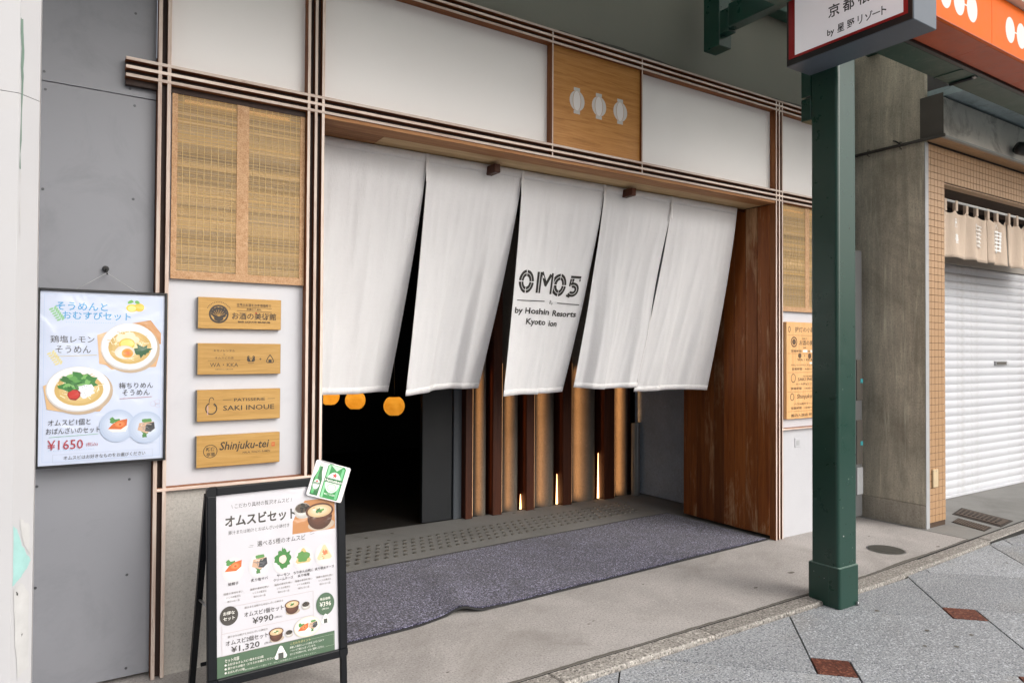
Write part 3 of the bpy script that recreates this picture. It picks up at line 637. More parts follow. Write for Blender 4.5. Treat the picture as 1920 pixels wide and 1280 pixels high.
c.text('Shinjuku-tei', .565, .235, .135, INK, .60, .016, .22); c.text('HALAL WAGYU RAMEN', .71, .155, .026, INK, .34, .012, .2); c.rect(.895, .21, .935, .26, 'c4502e'); c.up(); c.text('豚骨', .915, .235, .03, 'c99b52', .03, .01)
c.build('lettering', f4, 'print', p4)

# ================================================================== directory board on the right bay
db = thing('directory_board', (.38, .055, .93), 'tan wooden directory board listing the shops beside the green column', 'board')
box('board', .158, .632, .026, .057, .93, 1.704, 'directory', db, .0015)
c = Canvas(); K2 = '5b432c'; cx = .237
def row(z, s, h, wd=None, b=.012, x=None): c.text(s, cx if x is None else x, z-.93, h, K2, wd, b)
row(1.645, '提灯の小路', .042, .26); c.ring(.036, 1.645-.93, .016, .024, .006, K2); c.ring(.44, 1.645-.93, .016, .024, .006, K2)
for z in (1.598, 1.452, 1.3, 1.145, .99): c.line([(.012, z-.93), (.462, z-.93)], .0035, 'a4774a')
c.ring(.095, .615, .042, .042, .01, K2); c.ell(.095, .615, .024, .024, K2); row(1.572, '京都三条', .016, .07); row(1.54, 'お酒の美術館', .042, .27, x=.30); row(1.5, 'BAR', .014); row(1.472, '営業時間　15:00～24:00', .02, .36)
c.ell(.17, .505, .022, .02, K2); c.text('+', .235, .505, .018, K2); c.ell(.3, .503, .022, .022, K2); row(1.402, 'WA・KKA', .02, .2); row(1.36, 'キモノレンタルとオムスビの店', .018, .36); row(1.328, '営業時間　9:00～18:00', .02, .34)
c.ring(.085, .325, .03, .036, .006, K2); row(1.268, 'PATISSERIE', .011, .14, x=.28); row(1.245, 'SAKI INOUE', .026, .27, x=.28); row(1.205, 'ケーキ屋&カフェ', .02, .24); row(1.172, '営業時間　14:00～23:00', .02, .36)
c.ring(.07, .175, .025, .03, .006, K2); c.text('Shinjuku-tei', .27, .172, .046, K2, .28, .01, .2); row(1.048, 'ハラル和牛ラーメン', .02, .28); row(1.015, '営業時間　12:00～21:00', .02, .36)
row(.957, '館内入居店 階段下', .026, .36); c.up(); c.rect(.21, .532, .27, .552, 'e9e6e0'); c.rect(.31, .532, .37, .552, 'e9e6e0'); c.rect(.3, .438, .46, .452, 'e9e6e0')
c.build('lettering', plane_fn((.158, .0259, .93), (1, 0, 0), (0, 0, 1), (0, -1, 0)), 'print', db)

# ================================================================== food drawings shared by the two posters
def bowl(c, x, y, r, rim, soup, inner=None, asp=.8, seed=1, tops=()):
    c.ell(x+r*.05, y-r*.08, r*1.04, r*asp*1.03, 'b9a48c', 36); c.ell(x, y, r, r*asp, 'c9c9cc', 36); c.grad(x+r*.01, y+r*.02, r*.975, r*asp*.96, 'e9e9ea', 'd4d2cf', 6, .0, -.1); c.grad(x+r*.02, y-r*.03, r*.76, r*asp*.70, 'c9a965', 'ecdcae', 6, .05, -.05)
    q = random.Random(seed)
    for k in range(70):
        t = q.uniform(0, 6.28); rr = r*.66*math.sqrt(q.random()); a = q.uniform(0, 3.14); ln = r*.2
        px, py = x+rr*math.cos(t), y+rr*math.sin(t)*asp*.95; c.line([(px, py), (px+ln*math.cos(a), py+ln*math.sin(a)*.8)], r*.02, q.choice(('f3e7c6', 'd3ae6c', 'efdcae', 'c29a58', 'fbf2d8')))
def small_bowl(c, x, y, r, body, soup):
    c.ell(x+r*.1, y-r*.75, r*.95, r*.4, 'b8a794', 24); c.grad(x, y-r*.25, r*.88, r*.82, '4a2a1a', body, 6, -.2, .2); c.ell(x, y+r*.2, r, r*.55, '5a3422', 24); c.grad(x, y+r*.2, r*.86, r*.43, 'c9ad84', 'f0e2c6', 6, -.1, .2)
    q = random.Random(int(x*1e4))
    for k in range(9): c.ell(x+q.uniform(-.5, .5)*r, y+r*.2+q.uniform(-.22, .25)*r, r*.09, r*.06, q.choice(('f6ead2', 'caa878', 'e0a070')), 8)
    for k in range(7): c.blob(x+q.uniform(-.2, .2)*r, y+r*.22+q.uniform(-.12, .12)*r, r*.12, r*.09, q.choice(('3f7a3d', '5c9a4a', '2f5f30')), .4, 9, k)
def dark_cup(c, x, y, r):
    c.ell(x+r*.1, y-r*.5, r*.95, r*.5, 'b5aea6', 20); c.grad(x, y, r, r*.85, 'bdbab6', 'e6e4e0', 4, -.1, -.3); c.ell(x, y+r*.22, r*.88, r*.58, '6c645c', 20)
    q = random.Random(int(x*1e4))
    for k in range(22):
        t = k*2.4; rr = .72*math.sqrt(k/22); c.ell(x+rr*r*math.cos(t), y+r*.24+rr*r*.62*math.sin(t), r*.2, r*.17, q.choice(('2c2824', '403a35', '1d1a18', '54463c')), 10)
def riceball(c, x, y, s, kind, seed=1):
    q = random.Random(seed)
    tri_ = [(x-s*.9, y-s*.62), (x-s*.7, y-s*.85), (x+s*.7, y-s*.85), (x+s*.9, y-s*.62), (x+s*.16, y+s*.75), (x, y+s*.84), (x-s*.16, y+s*.75)]
    if kind == 'salmon':
        c.blob(x-s*.35, y+s*.45, s*.4, s*.3, '4f8a45', .5, 14, 2); c.up(); c.poly([(x-s*.9, y-s*.45), (x-s*.5, y-s*.75), (x+s*.75, y-s*.75), (x+s*.95, y-s*.2), (x+s*.5, y+s*.2)], 'e9e4dc'); c.up()
        c.poly([(x-s*.9, y-s*.42), (x-s*.45, y+s*.12), (x+s*.1, y+s*.45), (x+s*.9, y+s*.6), (x+s*.85, y-s*.1), (x+s*.3, y-s*.5)], 'c9642c'); c.grad(x+s*.2, y+s*.05, s*.48, s*.34, 'd8763a', 'f0a068', 5); c.up(); c.ell(x+s*.22, y+s*.03, s*.14, s*.12, 'c9531f', 12)
    elif kind == 'nori':
        c.blob(x+s*.2, y+s*.62, s*.5, s*.3, '5b9150', .35, 14, 4); c.blob(x-s*.1, y-s*.75, s*.3, s*.35, '4a7f43', .5, 12, 5); c.up(); c.poly([(x-s*.8, y-s*.35), (x-s*.65, y+s*.4), (x+s*.75, y+s*.5), (x+s*.85, y-s*.3), (x+s*.1, y-s*.75)], 'c9a68c'); c.up()
        c.poly([(x-s*.1, y-s*.5), (x+s*.05, y+s*.3), (x+s*.8, y+s*.45), (x+s*.88, y-s*.25), (x+s*.45, y-s*.62)], '3a3c40'); c.up()
        for k in range(7): c.line([(x+s*q.uniform(-.7, .6), y+s*q.uniform(-.4, .3)), (x+s*q.uniform(-.5, .8), y+s*q.uniform(-.4, .35))], s*.05, q.choice(('8d8f92', 'e6d9cb', '6c6f72')))
    elif kind == 'leaf':
        c.blob(x, y, s*.95, s*1.0, '3f7f3c', .22, 26, 9); c.up(); c.poly([(x-s*.05, y+s*1.3), (x+s*.2, y+s*.6), (x-s*.25, y+s*.6)], '3f7f3c'); c.blob(x, y-s*.05, s*.42, s*.5, 'e7cfc4', .15, 14, 4)
    elif kind == 'leaf2':
        c.poly(tri_, 'd9b77c'); c.up(); c.blob(x, y-s*.12, s*.7, s*.62, '5d8f4a', .25, 18, 6)
    else:
        c.poly(tri_, 'e6c9a0'); c.up(); c.blob(x+s*.05, y-s*.05, s*.3, s*.3, 'dd7d55', .2, 12, 6)
        for k in range(8): c.ell(x+s*q.uniform(-.45, .45), y+s*q.uniform(-.7, .35), s*.09, s*.07, q.choice(('c98d4f', 'f1e0c4', 'd8a468')), 8)
    c.up()

# ================================================================== framed poster hung on the grey wall
pt = thing('framed_poster', (-4.538, -.02, .968), 'black framed noodle poster hanging by a string from a hook', 'poster')
PX0, PX1, PZ0, PZ1 = -4.776, -4.298, .968, 1.703; fr = .010
box('frame_bar', PX0, PX0+fr, -.032, -.008, PZ0, PZ1, 'black_frame', pt, .0015); box('frame_bar', PX1-fr, PX1, -.032, -.008, PZ0, PZ1, 'black_frame', pt, .0015)
box('frame_bar', PX0+fr, PX1-fr, -.0318, -.008, PZ0, PZ0+fr, 'black_frame', pt, .0015); box('frame_bar', PX0+fr, PX1-fr, -.0318, -.008, PZ1-fr, PZ1, 'black_frame', pt, .0015)
box('back_board', PX0+fr, PX1-fr, -.02, -.010, PZ0+fr, PZ1-fr, 'black_frame', pt)
PW, PH = PX1-PX0-2*fr, PZ1-PZ0-2*fr
c = Canvas(); A = lambda fx, fy: (fx*PW, (1-fy)*PH)
c.rect(0, 0, PW, PH, 'c6d0e6'); c.up()
for d, wd, cc in ((.014, .0012, 'a9bfe0'), (.020, .0008, 'bccdea')): c.line([(d, d), (PW-d, d), (PW-d, PH-d), (d, PH-d), (d, d)], wd, cc)
BL = '4a9bcf'; DK = '37322f'
x, y = A(.32, .085); c.text('そうめんと', x, y, .034, BL, .185, .016); x, y = A(.44, .138); c.text('おむすびセット', x, y, .034, BL, .25, .016)
for k in range(22): x, y = A(.2+.4*k/22, .178); c.ell(x, y, .0018, .0018, '9ec4e2', 6)
x, y = A(.72, .085); c.ell(x, y, .022, .017, 'ecc94b', 18); c.ell(x+.028, y+.004, .02, .018, 'e6bd3a', 18); c.up(); c.ell(x, y-.002, .016, .012, 'f5e28c', 16); c.blob(x-.005, y+.026, .012, .008, '6fae55', .3, 8, 3, .6); c.blob(x+.02, y+.027, .012, .007, '6fae55', .3, 8, 4, -.3)
for (fx, fy, cc) in ((.13, .135, '8cc08f'), (.12, .39, 'd9cf9a')):
    for k in range(6): x, y = A(fx+.012*k-.03, fy+.012*k-.03); c.ell(x-.008, y, .009, .004, cc, 10, .5); c.ell(x+.006, y+.006, .009, .004, cc, 10, 1.3)
x, y = A(.25, .277); c.text('鶏塩レモン', x, y, .03, DK, .155, 0); x, y = A(.255, .336); c.text('そうめん', x, y, .03, DK, .125, 0); c.line([A(.1, .378), A(.44, .368)], .0016, 'c9b364')
c.up(); x, y = A(.80, .26); c.poly([A(.62, .19), A(.88, .155), A(1.0-.03, .235), A(.97, .30), A(.62, .30)], 'c08a55'); c.poly([A(.44, .25), A(.60, .21), A(.66, .45), A(.46, .42)], 'd8b48c'); c.poly([A(.5, .42), A(.96, .36), A(.93, .44), A(.56, .455)], 'd2a679'); c.up()
x, y = A(.705, .318); bowl(c, x, y, .108, 'e9e8e8', 'e8d6a8', asp=.94, seed=3)
for dx, dy, rr in ((-.03, .035, .022), (.0, .046, .022), (.02, .03, .018)): c.ell(x+dx, y+dy, rr, rr*.8, 'ecd9bd', 16)
c.up(); c.ell(x-.01, y+.012, .03, .024, 'e7b740', 22); c.up(); c.ell(x-.01, y+.012, .025, .019, 'f3d674', 22); c.blob(x+.05, y-.018, .032, .026, '2f5c3a', .4, 18, 8); c.grad(x-.018, y-.024, .038, .029, 'd9d2c6', 'f8f5f0', 5, .1, .1); c.grad(x-.008, y-.028, .022, .02, 'e7a04a', 'cf661f', 5, .1, 0)
c.up(); c.poly([A(.03, .545), A(.12, .52), A(.2, .7), A(.06, .68)], 'd6b183'); c.poly([A(.35, .70), A(.53, .58), A(.55, .63), A(.47, .70)], 'd0a474'); c.up()
x, y = A(.30, .567); bowl(c, x, y, .115, 'e6e7ea', 'ead9ac', asp=.82, seed=5)
c.blob(x, y+.026, .06, .042, '3c7d3c', .3, 30, 11); 
q = random.Random(9)
for k in range(16): c.blob(x+q.uniform(-.045, .04), y+.026+q.uniform(-.03, .03), .016, .009, q.choice(('5a9a4c', '2c6a2e', '478b40', '78b063')), .5, 10, k, q.uniform(0, 3))
c.up(); c.blob(x+.026, y-.008, .03, .03, 'e4e6ea', .2, 20, 13); c.blob(x-.015, y-.024, .024, .022, '8f1a18', .12, 14, 14); c.blob(x-.016, y-.022, .02, .018, 'bf3028', .12, 14, 15)
q = random.Random(4)
for k in range(24): c.ell(x+.026+q.uniform(-.024, .024), y-.008+q.uniform(-.022, .024), .0022, .0018, q.choice(('9aa2ae', 'ffffff', 'b9c0c8')), 6)
c.up(); x, y = A(.765, .551); c.text('梅ちりめん', x, y, .026, DK, .13, 0); x, y = A(.765, .594); c.text('そうめん', x, y, .025, DK, .105, 0); c.line([A(.63, .63), A(.9, .622)], .0015, 'b2554c')
x, y = A(.91, .665); c.ring(x, y, .012, .011, .0008, 'c9b3bf'); c.ring(x+.016, y+.008, .011, .01, .0008, 'c9b3bf'); c.ring(x+.018, y-.008, .01, .01, .0008, 'c9b3bf')
for fx, fy, kd in ((.615, .79, 'salmon'), (.85, .808, 'nori')):
    x, y = A(fx, fy); c.grad(x, y, .068, .07, 'aebdd6', 'dbe3f0', 8, .1, .1); c.up(); riceball(c, x, y+.004, .04, kd, 4)
x, y = A(.235, .757); c.text('オムスビ1個と', x, y, .026, DK, .15, 0); x, y = A(.265, .805); c.text('おばんざいのセット', x, y, .026, DK, .19, 0); c.line([A(.08, .84), A(.46, .832)], .0015, '6fb083')
x, y = A(.205, .885); c.text('¥1650', x, y, .04, 'a8404a', .125, .004); x, y = A(.41, .892); c.text('(税込)', x, y, .018, 'a8404a', .042)
for k in range(20): x, y = A(.08+.36*k/20, .918); c.ell(x, y, .0016, .0016, '9ec4e2', 6)
x0_, y0_ = A(.11, .985); x1_, y1_ = A(.91, .94); c.line([(x0_, y0_), (x1_, y0_), (x1_, y1_), (x0_, y1_), (x0_, y0_)], .0008, 'a9b3c4'); x, y = A(.52, .962); c.text('オムスビはお好きなものをお選びください', x, y, .017, DK, .30, 0)
c.build('print_sheet', plane_fn((PX0+fr, -.0202, PZ0+fr), (1, 0, 0), (0, 0, 1), (0, -1, 0)), 'print_gloss', pt, .00001)
hk = thing('wall_hook', (-4.533, .06, 1.79), 'black wall hook holding the string of the noodle poster', 'hook')
bm = bmesh.new(); bmtube(bm, [(-4.533, .062, 1.803), (-4.533, .05, 1.803), (-4.533, .04, 1.803)], [.013, .013, .009], 14); fin(bm, 'hook_plate', 'hook_black', hk)
tube('hook_arm', [(-4.533, .042, 1.803), (-4.532, .03, 1.798), (-4.53, .024, 1.785), (-4.527, .03, 1.778)], .004, 'hook_black', hk)
tube('string', [(-4.65, -.006, 1.70), (-4.59, .01, 1.74), (-4.529, .024, 1.783), (-4.47, .01, 1.74), (-4.41, -.006, 1.70)], .0012, 'trim_grey', pt, 5)

# ================================================================== A-board
ab = thing('sandwich_board', (-3.915, -.45, 0), 'black framed folding sandwich board with a rice ball menu beside the entrance', 'sandwich board')
aY, aT = R(2.23), R(4.11); B0 = Vector((-4.165, -.509, .163))
ar = Vector((math.cos(aY), math.sin(aY), 0)); an = Vector((-math.sin(aY), math.cos(aY), 0)); au = Vector((0, 0, math.cos(aT)))+an*math.sin(aT); af = au.cross(ar).normalized()
if af.y > 0: af = -af
AX = lambda x, d, y: B0+ar*x+au*y+af*d
W_, HH = .50, .71; q = .036
def rbar(name, x0, x1, y0, y1): box(name, x0, x1, -.012, .012, y0, y1, 'navy_frame', ab, .004, AX, 2)
rbar('frame_side', -q, 0, -.0, HH); rbar('frame_side', W_, W_+q, -.0, HH); rbar('frame_top', 0.0, W_, HH, HH+q-.002); rbar('frame_bottom', 0.0, W_, -q+.002, 0)
for cx_, cy_, sx, sy in ((0, 0, -1, -1), (W_, 0, 1, -1), (0, HH, -1, 1), (W_, HH, 1, 1)):
    poly = [(cx_, cy_)]+[(cx_+sx*(q-.016+.016*math.cos(t)), cy_+sy*(q-.016+.016*math.sin(t))) for t in (R(a) for a in (0, 22, 45, 68, 90))]
    poly = [(cx_, cy_), (cx_+sx*q, cy_)]+poly[1:]+[(cx_, cy_+sy*q)]
    prism('corner_cap', poly, -.0125, .0125, 'navy_frame', ab, lambda x, y, z: AX(x, z, y), 0)
box('back_panel', 0, W_, -.008, -.002, 0, HH, 'black_frame', ab, 0, AX)
for x0 in (-q+.004, W_+.006):
    zl = (B0.z)/math.cos(aT); box('leg', x0, x0+.026, -.012, .010, -zl, -q+.003 if x0 > 0 else -q+.003, 'navy_frame', ab, .002, AX)
bt = Vector((0, 0, 0)); topc = HH+q-.03
for x0 in (-q-.002, W_+.012):
    a = AX(x0+.012, -.02, topc); b = a+an*.27; b.z = .0; d = (b-a)
    bm = bmesh.new(); s1 = ar*.012; s2 = an.cross(ar)*0; nn = d.normalized().cross(ar)*.012
    vv = [bm.verts.new(p+e1+e2) for p in (a, b) for e1, e2 in ((-s1, -nn), (s1, -nn), (s1, nn), (-s1, nn))]
    for f_ in ((0, 1, 2, 3), (7, 6, 5, 4), (0, 4, 5, 1), (1, 5, 6, 2), (2, 6, 7, 3), (3, 7, 4, 0)): bm.faces.new([vv[i] for i in f_])
    fin(bm, 'rear_leg', 'navy_frame', ab); g = a.lerp(b, .52); g2 = AX(x0+.012, -.012, topc-.44)
    tube('stay', [g, g2], .005, 'steel', ab)
a = AX(.0, -.02, topc)+an*.215; b = AX(W_, -.02, topc)+an*.215; a.z = b.z = a.z-.76; tube('rear_rail', [a, b], .009, 'navy_frame', ab)
c = Canvas(); A = lambda fx, fy: (fx*W_, (1-fy)*HH); GR = '4a664e'; DK = '3a3531'
c.rect(0, 0, W_, HH, 'cdccd3'); c.up(); c.rect(0, HH*.0, W_*.965, HH*.115, GR)
x, y = A(.365, .07); c.text('\\ こだわり具材の贅沢オムスビ /', x, y, .019, DK, .245, .002); x, y = A(.357, .152); c.text('オムスビセット', x, y, .047, '3c3834', .288, .034); x, y = A(.34, .216); c.text('豚汁または粕汁とおばんざい小鉢付き', x, y, .016, DK, .245, .006)
c.poly([A(.61, .275), A(.615, .2), A(.66, .14), A(.72, .085), A(.985, .085), A(.985, .275)], 'b9804f'); c.up(); x, y = A(.70, .14); dark_cup(c, x, y, .036); x, y = A(.85, .175); small_bowl(c, x, y, .062, '6d3f28', 'e3cfae'); c.up()
x, y = A(.52, .30); c.text('選べる5種のオムスビ', x, y, .022, DK, .20, .002); c.line([A(.26, .3), A(.29, .305)], .001, DK); c.line([A(.25, .31), A(.285, .312)], .001, DK); c.line([A(.76, .28), A(.79, .27)], .001, DK); c.line([A(.765, .29), A(.8, .285)], .001, DK)
xs_ = (.13, .335, .53, .70, .885)
for fx, kd in zip(xs_, ('salmon', 'nori', 'leaf', 'leaf2', 'cheese')):
    x, y = A(fx, .415); c.grad(x, y-.006, .043, .05, 'd2d0d3', 'e6e4e6', 6, 0, .2); c.up(); riceball(c, x, y+.006, .037, kd, 3)
for fx, t1, t2 in zip(xs_, ('鮭親子', '炙り塩サバ', 'サーモン', 'ちりめん山椒に', '炙り明太チーズ'), (None, None, 'クリームチーズ', '炙り味噌', None)):
    x, y = A(fx, .50); c.text(t1, x, y, .0125, DK, min(.085, .0135*len(t1)), .008)
    if t2: x, y = A(fx, .522); c.text(t2, x, y, .0115, DK, min(.082, .0125*len(t2)), .008)
    for k, s_ in enumerate(('国産の食材を使い', 'いくらの贅沢な', '味わいの一品')): x, y = A(fx, .55+.022*k); c.text(s_, x, y, .0085, '77716b', .0092*len(s_)*(.85 if k else 1), .004)
x, y = A(.095, .672); c.line([A(.06, .625), A(.78, .625), A(.78, .885), A(.04, .885), A(.04, .72)], .001, 'b9a8a6'); c.line([A(.04, .765), A(.78, .765)], .001, 'b9a8a6'); c.up(); c.ell(x, y, .035, .037, '3f3a36', 28); c.up(); c.text('お得な', x, y+.011, .014, 'f0eee8', .044, .01); c.text('セット', x, y-.01, .014, 'f0eee8', .044, .01)
x, y = A(.37, .645); c.text('豚汁または粕汁とおばんざい小鉢付き', x, y, .0085, '77716b', .155, .004); x, y = A(.37, .684); c.text('オムスビ1個セット', x, y, .02, DK, .158, .004); x, y = A(.36, .727); c.text('¥990', x, y, .026, DK, .083, .004); x, y = A(.485, .733); c.text('(税込)', x, y, .009, DK, .03)
x, y = A(.60, .688); small_bowl(c, x, y, .031, '7a4a30', 'e6d4b6'); x, y = A(.715, .70); dark_cup(c, x, y, .018)
x, y = A(.885, .715); c.ell(x, y, .04, .047, GR, 32); c.up(); c.text('単品価格', x, y+.022, .011, 'eceae2', .046, .008); c.text('¥396', x, y, .02, 'eceae2', .05, .006); c.text('(税込)', x, y-.02, .009, 'eceae2', .03)
def onig(x, y, s): c.poly([(x-s, y-s*.7), (x-s*.8, y-s), (x+s*.8, y-s), (x+s, y-s*.7), (x+s*.25, y+s*.85), (x, y+s), (x-s*.25, y+s*.85)], 'f2f1ee'); c.up(); c.rect(x-s*.42, y-s*1.02, x+s*.42, y-s*.1, '4a4d48')
c.up(); x, y = A(.885, .80); onig(x, y, .019)
x, y = A(.24, .787); c.text('豚汁または粕汁とおばんざい小鉢付き', x, y, .0085, '77716b', .155, .004); x, y = A(.235, .82); c.text('オムスビ2個セット', x, y, .02, DK, .165, .004); x, y = A(.22, .862); c.text('¥1,320', x, y, .027, DK, .11, .004); x, y = A(.40, .866); c.text('(税込)', x, y, .009, DK, .03)
x, y = A(.465, .825); small_bowl(c, x, y, .03, '7a4a30', 'e6d4b6'); x, y = A(.57, .84); dark_cup(c, x, y, .016)
x, y = A(.725, .826); c.ell(x, y, .057, .042, 'd6cdbb', 30); c.up(); c.ell(x, y+.001, .054, .039, 'e6e0d4', 30); c.up(); riceball(c, x-.018, y, .026, 'salmon', 2); riceball(c, x+.024, y+.004, .023, 'nori', 2)
x, y = A(.06, .912); c.text('セット内容', x, y, .015, 'eceae2', .055, .008, align='L')
for k, s_ in enumerate(('お好きなオムスビ1個または2個', '豚汁または粕汁（どちらかお選びください）', 'おばんざい小鉢')): x, y = A(.06, .936+.021*k); c.ell(x+.003, y, .004, .004, 'eceae2', 10); c.text(s_, x+.011, y, .0098, 'eceae2', .0092*len(s_), .005, align='L')
x, y = A(.5, .935); onig(x, y, .026)
c.up(); c.line([A(.72, .902), A(.955, .902), A(.955, .965), A(.88, .965)], .0008, 'aebfa6'); x, y = A(.665, .902); c.text('こだわりポイント', x, y, .010, 'c8bf86', .085, .004)
for k, s_ in enumerate(('厳選した具材とふっくら炊き上げたごはんで', '一つ一つ丁寧ににぎっています。', 'ほっとする味わいを、ぜひご賞味ください。')): x, y = A(.575, .923+.019*k); c.text(s_, x, y, .009, 'dfe3da', .0073*len(s_), .004, align='L')
x, y = A(.5, .985); c.text('※表示価格はすべて税込です。詳しくは店舗スタッフまでおたずねください。', x, y, .007, 'c3cdbf', .3)
c.build('menu_sheet', lambda x, y, d: AX(x, d-.0015, y), 'print_gloss', ab, .00001)

# laminated beer card on the corner of the board
cdp = thing('laminated_card', AX(.47, .013, .74), 'tilted white laminated card with a green beer bottle and can', 'card')
ca_, cs_ = math.cos(R(-19)), math.sin(R(-19)); K0 = Vector((.462, .722))
def CX(x, d, y): return AX(K0.x+x*ca_-y*cs_, .0135+d, K0.y+x*cs_+y*ca_)
hw_, hh_ = .082, .0775
pl = [(sx*(hw_-.008)+.008*math.cos(t)*1, sy*(hh_-.008)+.008*math.sin(t)) for sx, sy, a0 in ((1, 1, 0), (-1, 1, 90), (-1, -1, 180), (1, -1, 270)) for t in (R(a0), R(a0+45), R(a0+90))]
prism('card_sheet', pl, 0, .003, 'sign_white', cdp, lambda x, y, z: CX(x, z, y))
c = Canvas(); g1, g2, g3 = '2f8f4a', '1d6b36', '8fd3a0'
c.poly([(-.062, -.066), (-.03, -.066), (-.029, -.0), (-.038, .03), (-.04, .064), (-.053, .064), (-.055, .03), (-.064, 0)], g2); c.poly([(-.018, -.068), (.052, -.068), (.055, -.06), (.055, .06), (.048, .068), (-.014, .068), (-.021, .06), (-.021, -.06)], g1); c.up()
c.poly([(-.058, -.06), (-.048, -.06), (-.048, -.0), (-.05, .06), (-.053, .05), (-.058, .0)], '4fb068'); c.rect(-.017, -.066, -.008, .064, g3); c.rect(.04, -.064, .05, .06, '6fc088'); c.poly([(-.01, .066), (.02, .045), (.04, .066)], 'bfe3c6'); c.rect(-.053, .05, -.04, .064, 'c9d8cc'); c.up()
c.ell(.017, -.002, .03, .042, 'dfeee2', 28); c.ell(-.047, -.022, .0135, .02, 'dfeee2', 18); c.up(); c.rect(-.021, -.004, .055, .014, g2); c.rect(-.062, -.022, -.031, -.015, g2); c.up()
st = [(.017+(.012 if k % 2 == 0 else .005)*math.cos(R(90+36*k)), .027+(.012 if k % 2 == 0 else .005)*math.sin(R(90+36*k))) for k in range(10)]
c.add([(.017, .027)]+st, [(0, i+1, (i+1) % 10+1) for i in range(10)], 'c8252c'); c.ell(-.047, -.01, .004, .004, 'c8252c', 8); c.text('Heineken', .017, .005, .012, 'f4f6f2', .07, .012); c.text('MALT LAGER', .017, -.05, .007, 'e0efe2', .045, .01); c.ring(.017, -.022, .019, .015, .002, '7fae88'); c.text('Heineken', -.0465, -.0185, .004, 'f4f6f2', .026, .01)
c.build('beer_print', lambda x, y, d: CX(x*1.12, .003+d, y*1.07), 'print_gloss', cdp, .00003)
box('clip', -.03, .03, -.016, .006, hh_-.004, hh_+.002, 'steel', cdp, .001, lambda x, d, y: CX(x-.03, d-.001, y))

# ================================================================== big entrance curtain
no = thing('entrance_curtain', (-1.84, .28, 2.63), 'wide white linen noren curtain of five panels across the entrance', 'curtain')
NX = [-3.57, -2.877, -2.2, -1.51, -.852, -.115]; NZ, NY = 2.621, .285
#       yL    yR    zL    zR   folds [(centre, width, depth)], waves
NP = [(.36, .846, 1.215, 1.181, [(.22, .14, .05), (.50, .16, -.05), (.80, .12, .03)], (1.5, .016, .3)),
      (.576, .833, 1.180, 1.200, [(.36, .16, .085), (.70, .10, -.085)], (1.0, .014, 1.1)),
      (.508, .766, 1.150, 1.160, [(.515, .04, .10), (.2, .15, .03)], (1.2, .012, .2)),
      (.630, .662, 1.191, 1.170, [(.16, .12, -.05), (.44, .12, .085), (.8, .12, -.03)], (1.4, .014, 2.0)),
      (.700, .596, 1.150, 1.142, [(.35, .12, .05), (.66, .14, -.04)], (1.1, .016, .9))]
def sstep(x): x = max(0, min(1, x)); return x*x*(3-2*x)
def noren_pt(i, s, t, off=0.):
    yL, yR, zL, zR, folds, (wf, wa, wp_) = NP[i]
    yb_ = yL+(yR-yL)*s; zb = zL+(zR-zL)*s; g = t**1.22
    y = NY+(yb_-NY)*g
    q = sstep((t-.08)/.9)
    for cc, wd, dp in folds: y += dp*q*(sstep((s-cc+wd/2)/wd)-s)
    y += wa*q*math.sin(6.283*(wf*s)+wp_)*math.sin(math.pi*s)+.004*sstep(t*4)*math.sin(21*s+5*t+i)*math.sin(math.pi*s)+.0022*math.sin(47*s+9*t+2*i)*sstep(t*3)*math.sin(math.pi*s)
    y += .011*q*mnoise.noise(Vector((s*7+i*9, t*1.6, i*3.3)))*min(1, 8*s*(1-s))+.0042*sstep(t*5)*mnoise.noise(Vector((s*19+i*5, t*4.2, 7.7)))
    z = NZ-(NZ-zb)*t-.007*q*math.sin(5.1*s+i*1.9)
    return Vector((NX[i]+(NX[i+1]-NX[i])*(s*.996+.002)-(.030*s*math.sin(math.pi*min(1, max(0, t-.11)/.6)) if i == 3 else 0), y-off, z))
ns, nt_ = 100, 64
def sheet(name, i, s0, s1, t0, t1, off, mat, a, b, parent):
    v = [noren_pt(i, s0+(s1-s0)*k/a, t0+(t1-t0)*j/b, off) for j in range(b+1) for k in range(a+1)]
    f = [(j*(a+1)+k, j*(a+1)+k+1, (j+1)*(a+1)+k+1, (j+1)*(a+1)+k) for j in range(b) for k in range(a)]
    o = pyd(name, v, f, mat, parent, True); md = o.modifiers.new('thickness', 'SOLIDIFY'); md.thickness = .0012; md.offset = 0; return o
for i in range(5):
    pn = sheet('curtain_panel', i, 0, 1, 0, 1, 0, 'linen', ns, nt_, no)
    sheet('hem', i, 0, 1, .972, 1, .0016, 'linen_hem', ns, 2, pn)
    sheet('header_tape', i, 0, 1, .0, .034, .0018, 'linen_hem', ns, 2, pn)
    sheet('side_hem', i, .0, .016, .03, .975, .0014, 'linen_hem', 2, 30, pn); sheet('side_hem', i, .984, 1., .03, .975, .0014, 'linen_hem', 2, 30, pn)
    if i < 4: # joined seam above each slit
        a = noren_pt(i, 1, .0); b = noren_pt(i+1, 0, .115); box('seam', a.x-.010, a.x+.010, a.y-.0045, a.y-.0025, b.z, NZ, 'linen_hem', pn)
tube('curtain_pole', [(-3.585, NY+.013, NZ-.012), (-.02, NY+.013, NZ-.012)], .011, 'post_wood', no, 10)
for x in (-2.445, -1.318): box('pole_holder', x-.022, x+.022, .195, .30, NZ-.066, NZ-.012, 'post_wood', no, .004)
c = Canvas(); BK = '25221f'
def dbl(pts, off, wd):
    # two parallel strokes
    for sgn in (-1, 1):
        out = []
        for k, p in enumerate(pts):
            a = pts[max(k-1, 0)]; b = pts[min(k+1, len(pts)-1)]; d = math.hypot(b[0]-a[0], b[1]-a[1]) or 1
            out.append((p[0]-(b[1]-a[1])/d*off*sgn, p[1]+(b[0]-a[0])/d*off*sgn))
        c.line(out, wd, BK)
